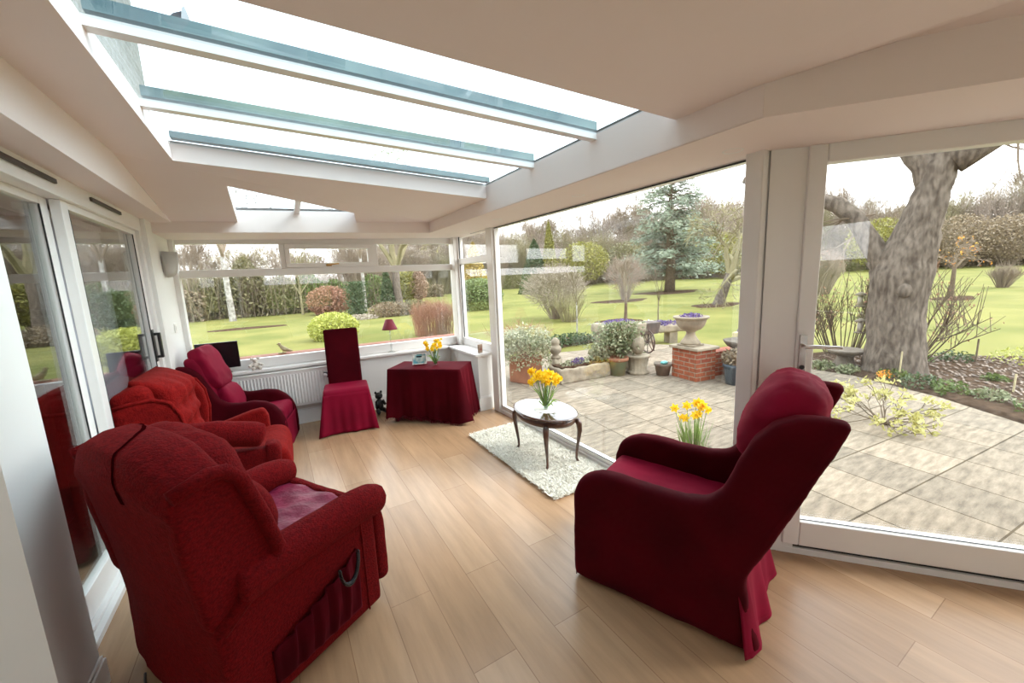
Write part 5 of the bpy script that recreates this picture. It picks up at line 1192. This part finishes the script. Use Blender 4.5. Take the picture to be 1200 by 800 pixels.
bush('conifer', 'dark green broad conifer on the far lawn', 21.4, 31.5, cone(1.6, 5.0, 0, .75), 6500, .11, DLEAF, 107, stems=(6, 2, .2, .06, BARK2), cat='conifer')
bush('conifer', 'slender yellow-green conifer, taller, beside the dark green one', 22.6, 30.8, cone(1.05, 6.5, 0, .8), 6500, .10, GOLDG, 108, stems=(6, 2, .2, .06, BARK2), cat='conifer')
spiky('pinkish_shrub', 'pale pinkish bare shrub in the middle lawn bed', 18.8, 17.8, 1.35, .95, 1.5, 1500, .8, TWIGP, 109, (COPP, 1500, .03))
tree('small dark bare tree standing in the lawn bed beyond the barrow', 10.8, 10.2, 2.3, .06, 110, lev=3, spread=.35, nk=3, up=.2, trunk=.45, minr=.006)
tree('thin young sapling with pale stem just beyond the patio', 7.2, 8.6, 2.0, .02, 111, lev=2, mt=BIRCH, mc=BARK2, spread=.45, nk=3, trunk=.5, minr=.005, name='sapling')
tree('pair of thin stems rising from the lawn left of the urn', 9.6, 7.8, 1.9, .02, 112, lev=2, mt=BARK2, mc=BARK2, spread=.3, nk=2, trunk=.5, minr=.006, name='sapling')
def cedar():
    x, y = 26.6, 20.6; t = empty('cedar', 'tall blue-green cedar with drooping tiers on the far lawn', 'conifer', (x, y, gz(x, y))); rnd = random.Random(113)
    MB().tube([(0, 0, -.2), (.1, 0, 2), (0, .1, 5), (0, 0, 9)], [.42, .34, .22, .05], 10).obj('trunk', BARK2, t, smooth=True); br = MB(); lf = MB()
    for k in range(95):
        z = 1.2+8.0*(k/95); a = rnd.uniform(0, 6.28); L_ = (4.6*(1-(z-1.5)/9.0)**.75+.5)*rnd.uniform(.6, 1.05); e = Vector((L_*math.cos(a), L_*math.sin(a), z+rnd.uniform(-.5, .4))); p = Vector((0, 0, z)); br.tube([p, p.lerp(e, .5)+Vector((0, 0, .25)), e], [.06, .04, .015], 4, cap=False)
        m_ = int(48*L_)
        for i in range(m_):
            f = rnd.uniform(.25, 1.02); c = p.lerp(e, f)+Vector((rnd.gauss(0, .22)*L_*.35, rnd.gauss(0, .22)*L_*.35, rnd.gauss(-.05, .16)+(1-abs(2*f-1))*.2)); leaves(lf, 1, lambda q: tuple(c), .16, rnd, .35)
    br.obj('branches', BARK2, t); lf.obj('foliage', BLUEG, t)
cedar()
tree('leaning old apple tree with twisted bare crown on the lawn left of the white post', 18.4, 11.5, 4.9, .24, 114, lev=4, mt=BARK, mc=TWIGO, spread=.8, nk=4, lean=(.20, -.28), trunk=.30, curve=.4, up=.02, minr=.010, name='apple_tree', leaf=(GOLDG, 500, .05))
bedpatch(26.3, 20.4, 3.2, 1.6, 1); bedpatch(18.4, 11.5, 1.7, .8, 2); bedpatch(10.6, 10.4, 1.1, .7, 5); bedpatch(18.6, 17.9, 2.2, 1.0, 7); bedpatch(25.6, 5.1, 1.5, .6, 8); bedpatch(-1.1, 21.5, 1.6, .5, 9)
tree('small weeping tree with orange catkins on the right-hand lawn', 25.4, 5.2, 2.7, .09, 115, lev=3, spread=.7, nk=4, trunk=.55, up=-.15, minr=.010, leaf=(ORAP, 150, .035), name='weeping_tree')
stems_shrub('bare_shrub', 'small fan-shaped bare shrub at the far right of the lawn', 33.4, 5.0, 160, 1.15, .75, .014, TWIGB, 116, up=.8, base=.2, tw=4)
stems_shrub('bare_shrub', 'reddish-brown upright shrub half hidden by the old tree trunk', 22.5, 5.8, 240, 1.9, .8, .014, TWIGR, 117, up=.85, base=.3, tw=4)
stems_shrub('bare_shrub', 'pinkish bare shrub seen just beside the door frame across the lawn', 27.0, 10.6, 420, 2.3, 1.0, .014, TWIGP, 118, up=.7, base=.3, tw=6, buds=(COPP, 700, .04))
# left window garden
tree('silver birch with white trunk seen through the left of the back window', -2.05, 27.0, 7.5, .16, 120, lev=4, mt=BIRCH, mc=TWIGB, spread=.5, nk=3, trunk=.5, minr=.010, name='birch_tree', leaf=(BLEAF, 900, .05))
tree('thin silver birch beside the narrow dark cypress', 4.95, 26.5, 7.0, .11, 121, lev=4, mt=BIRCH, mc=TWIGB, spread=.4, nk=3, trunk=.5, minr=.010, name='birch_tree')
tree('large bare tree behind the table lamp shade', 6.6, 24.6, 8.5, .28, 122, lev=5, mt=BARK, mc=TWIGO, spread=.6, nk=3, trunk=.32, minr=.010, leaf=(GOLDG, 1600, .05))
bush('cypress', 'narrow dark green cypress beside the thin birch', 3.95, 23.3, lambda r: (r.gauss(0, .26), r.gauss(0, .26), r.uniform(.1, 1.9)**1.0), 3200, .06, DLEAF, 123, stems=(5, 1.4, .1, .03, BARK2), cat='conifer')
bush('cypress', 'narrow green cypress left of the lamp shade', 5.95, 24.6, cone(.5, 2.6, 0, .6), 3200, .07, DLEAF, 124, stems=(5, 1.4, .1, .03, BARK2), cat='conifer')
bush('vase_shrub', 'tan teardrop-shaped leafless tree on the lawn right of the lamp', 9.0, 28.0, lambda r: (lambda a, t, q: (q*math.cos(a), q*math.sin(a), .5+2.0*t))(r.uniform(0, 6.28), *(lambda t: (t, .72*math.sin(math.pi*min(1, .12+t*.85))**.8*math.sqrt(r.random())))(r.random())), 2600, .07, leafmat('tan_buds', (.30, .19, .13), (.40, .28, .20)), 125, stems=(60, 2.2, .5, .014, TWIGR))
bush('copper_shrub', 'coral-pink leafed hedge shrub behind the dining chair', 2.9, 26.5, ell(1.3, .8, .95, .8, .4), 3200, .08, COPP, 126, stems=(20, 1.4, .9, .02, BARK2))
bush('low_shrub', 'low mixed brown shrub on the lawn bank left of the lamp', 5.3, 21.5, ell(1.2, .7, .5, .3, .4), 2200, .06, BLEAF, 127, stems=(20, .6, .8, .012, TWIGB)); bush('low_shrub', 'low green shrub near the lamp shade', 6.6, 21.6, ell(.8, .6, .5, .3, .4), 1500, .06, OLEAF, 128, stems=(20, .6, .6, .012, TWIGB)); bush('rock_plants', 'pale grey rock plants at the foot of the cypress', 3.7, 21.0, ell(.9, .4, .18, .1, .3), 700, .05, PALE, 129, cat='plant')
bush('yellow_shrub', 'yellowish evergreen shrub between the lamp and the vase-shaped tree', 8.3, 28.5, ell(1.0, .9, 1.1, 1.5, .5), 2400, .09, GOLDG, 130, stems=(12, 1.8, .5, .03, BARK2))
tree('small bare forked tree in front of the left hedge', 1.5, 28.0, 4.2, .07, 131, lev=4, mt=TWIGO, mc=TWIGO, spread=.5, nk=3, trunk=.3, minr=.012)

# --- background: hedge segments and woodland
def azp(az, r): return r*math.sin(R(az)), r*math.cos(R(az))
def hedge_template(name, L_, D_, H_, n, size, m, seed, tm):
    rnd = random.Random(seed); t = empty(name, 'x', 'hedge'); 
    def fn(r):
        x = r.uniform(-L_/2, L_/2); top = H_*(.80+.20*math.sin(x*1.3+seed)+.12*math.sin(x*3.1)); z = top*r.random()**.8; e = 1-(z/top)**4*.6; return (x, r.uniform(-1, 1)*D_/2*e, z)
    leaves(MB(), n, fn, size, rnd, .45).obj('foliage', m, t)
    mb = MB()
    for i in range(260):
        x = rnd.uniform(-L_/2, L_/2); y = rnd.uniform(-.5, .5)*D_; h = H_*rnd.uniform(.7, 1.25); stick(mb, (x, y, 0), (x+rnd.gauss(0, .4), y+rnd.gauss(0, .3), h), .018, .006)
    mb.obj('stems', tm, t); return t
HT = [hedge_template('hedge', 7, 2.2, 3.1, 9000, .12, OLEAF, 1, TWIGB), hedge_template('hedge', 7, 2.2, 2.7, 8000, .12, BLEAF, 2, TWIGO), hedge_template('hedge', 7, 2.2, 2.9, 8000, .12, GLEAF, 3, TWIGB)]
WT = []
for k, (h, r, lv, sp, tr, mc) in enumerate(((9.5, .20, 5, .55, .25, TWIGB), (11, .22, 5, .40, .3, TWIGP), (8.5, .22, 5, .75, .22, TWIGO), (10, .16, 5, .32, .3, TWIGB))):
    t = tree('x', 0, 0, h, r, 200+k, lev=lv, mt=BARK2, mc=mc, spread=sp, nk=3, trunk=tr, minr=.016, ratio=.74); WT.append(t)
TT = []
for k, (m, bl) in enumerate(((TWIGB, BLEAF), (TWIGP, PALE), (TWIGO, OLEAF))):
    t = stems_shrub('thicket', 'x', 0, 0, 420, 6.2, 3.6, .022, m, 500+k, up=.85, base=2.2, tw=7, buds=(bl, 2600, .09), cat='thicket'); TT.append(t)
usedt = [False]*3
usedh = [False]*3; usedw = [False]*4
def put(T, used, k, x, y, s, rz_, label, group, cat, sz=None):
    if used[k]: o = copy_tree(T[k])
    else: o = T[k]; used[k] = True
    o.location = (x, y, gz(x, y)-.05); o.scale = (s, s, sz or s); o.rotation_euler = (0, 0, rz_); o['label'] = label; o['group'] = group; o['category'] = cat
    return o
rnd = random.Random(77)
def radius(az):
    pts_ = [(-14, 29.5), (8, 30.5), (13, 38), (20, 44), (30, 52), (45, 60), (58, 66), (70, 78), (90, 80)]
    for (a0, r0), (a1, r1) in zip(pts_, pts_[1:]):
        if a0 <= az <= a1: return r0+(r1-r0)*(az-a0)/(a1-a0)
    return 80
az = -13.5; i = 0
while az < 88:
    r = radius(az); x, y = azp(az, r); k = (2 if i == 2 else rnd.choice([0, 1, 1])) if az < 9 else (1 if i % 5 else 0); s = r/30*.72 if az > 9 else 1.0
    side = 'garden boundary hedge across the left lawn' if az < 9 else ('distant hedge closing the middle lawn' if az < 55 else 'distant hedge closing the right-hand lawn')
    hh = .95 if az < 9 else (.60 if az < 60 else .45)
    put(HT, usedh, k, x, y, s, math.atan2(-math.sin(R(az)), math.cos(R(az)))+rnd.uniform(-.1, .1), side, side+' segments', 'hedge', hh*s*rnd.uniform(.85, 1.15))
    az += math.degrees(5.2*s/r); i += 1
def toph(az):
    pts_ = [(-14, 4.2), (-5, 4.4), (2, 3.9), (8, 4.2), (12, 6), (20, 7), (30, 8), (42, 8.5), (50, 10), (60, 10), (63, 11.5), (70, 10), (76, 8.5), (80, 9.5), (90, 10)]
    for (a0, r0), (a1, r1) in zip(pts_, pts_[1:]):
        if a0 <= az <= a1: return r0+(r1-r0)*(az-a0)/(a1-a0)
    return 8
az = -13; hts = (9.5, 11, 8.5, 10)
while az < 88:
    for row in range(2):
        a_ = az+rnd.uniform(-.8, .8)+row*.9; r = radius(a_)+4+row*6; x, y = azp(a_, r); k = rnd.randrange(4)
        H_ = toph(a_)*rnd.uniform(.72, 1.05)*(1+.10*row); s = H_/hts[k]
        side = 'bare woodland tree beyond the left hedge' if a_ < 9 else ('bare woodland tree beyond the middle lawn' if a_ < 58 else 'bare woodland tree beyond the right-hand lawn')
        put(WT, usedw, k, x, y, max(s, .5), rnd.uniform(0, 6.28), side, side+' row', 'tree', s)
    az += 1.9 if az > 9 else 2.4
az = -13; i = 0
while az < 88:
    r = radius(az)+1.8+(i % 2)*1.5; x, y = azp(az, r); k = (i*7 % 3) if i > 2 else i; H_ = {0: .52, 1: .72, 2: .80}[0 if az < 9 else 1 if az < 55 else 2]*toph(az); s = H_/6.2
    side = 'twiggy thicket behind the left hedge' if az < 9 else ('twiggy thicket beyond the middle lawn' if az < 58 else 'twiggy thicket beyond the right-hand lawn')
    put(TT, usedt, k, x, y, max(.55, s), rnd.uniform(0, 6.28), side, side+' row', 'thicket', s*rnd.uniform(.8, 1.15)); az += 2.6 if az < 9 else 1.9; i += 1
# evergreen bushes mixed into the woodland edge
for i, (a_, rr, s, lm, lb) in enumerate(((58.5, 60, 3.2, GOLDG, 'yellow-green rounded tree at the woodland edge beyond the cedar'), (47, 56, 3.0, OLEAF, 'olive bushy tree at the woodland edge behind the pale shrub'), (73, 70, 3.6, GOLDG, 'ochre willow thicket behind the old tree fork'), (78.5, 72, 3.4, BLEAF, 'brown thicket right of the old tree'), (41, 52, 3.0, GOLDG, 'mossy bushy tree at the woodland edge, middle of the view'), (81.5, 74, 3.2, BLEAF, 'brown thicket at the right edge of the view'))):
    x, y = azp(a_, rr); bush('thicket_tree', lb, x, y, ell(s*1.15, s, s*.85, s*1.0, .35), 5200, .14, lm, 300+i, stems=(60, s*1.6, s, .03, TWIGB), cat='tree')
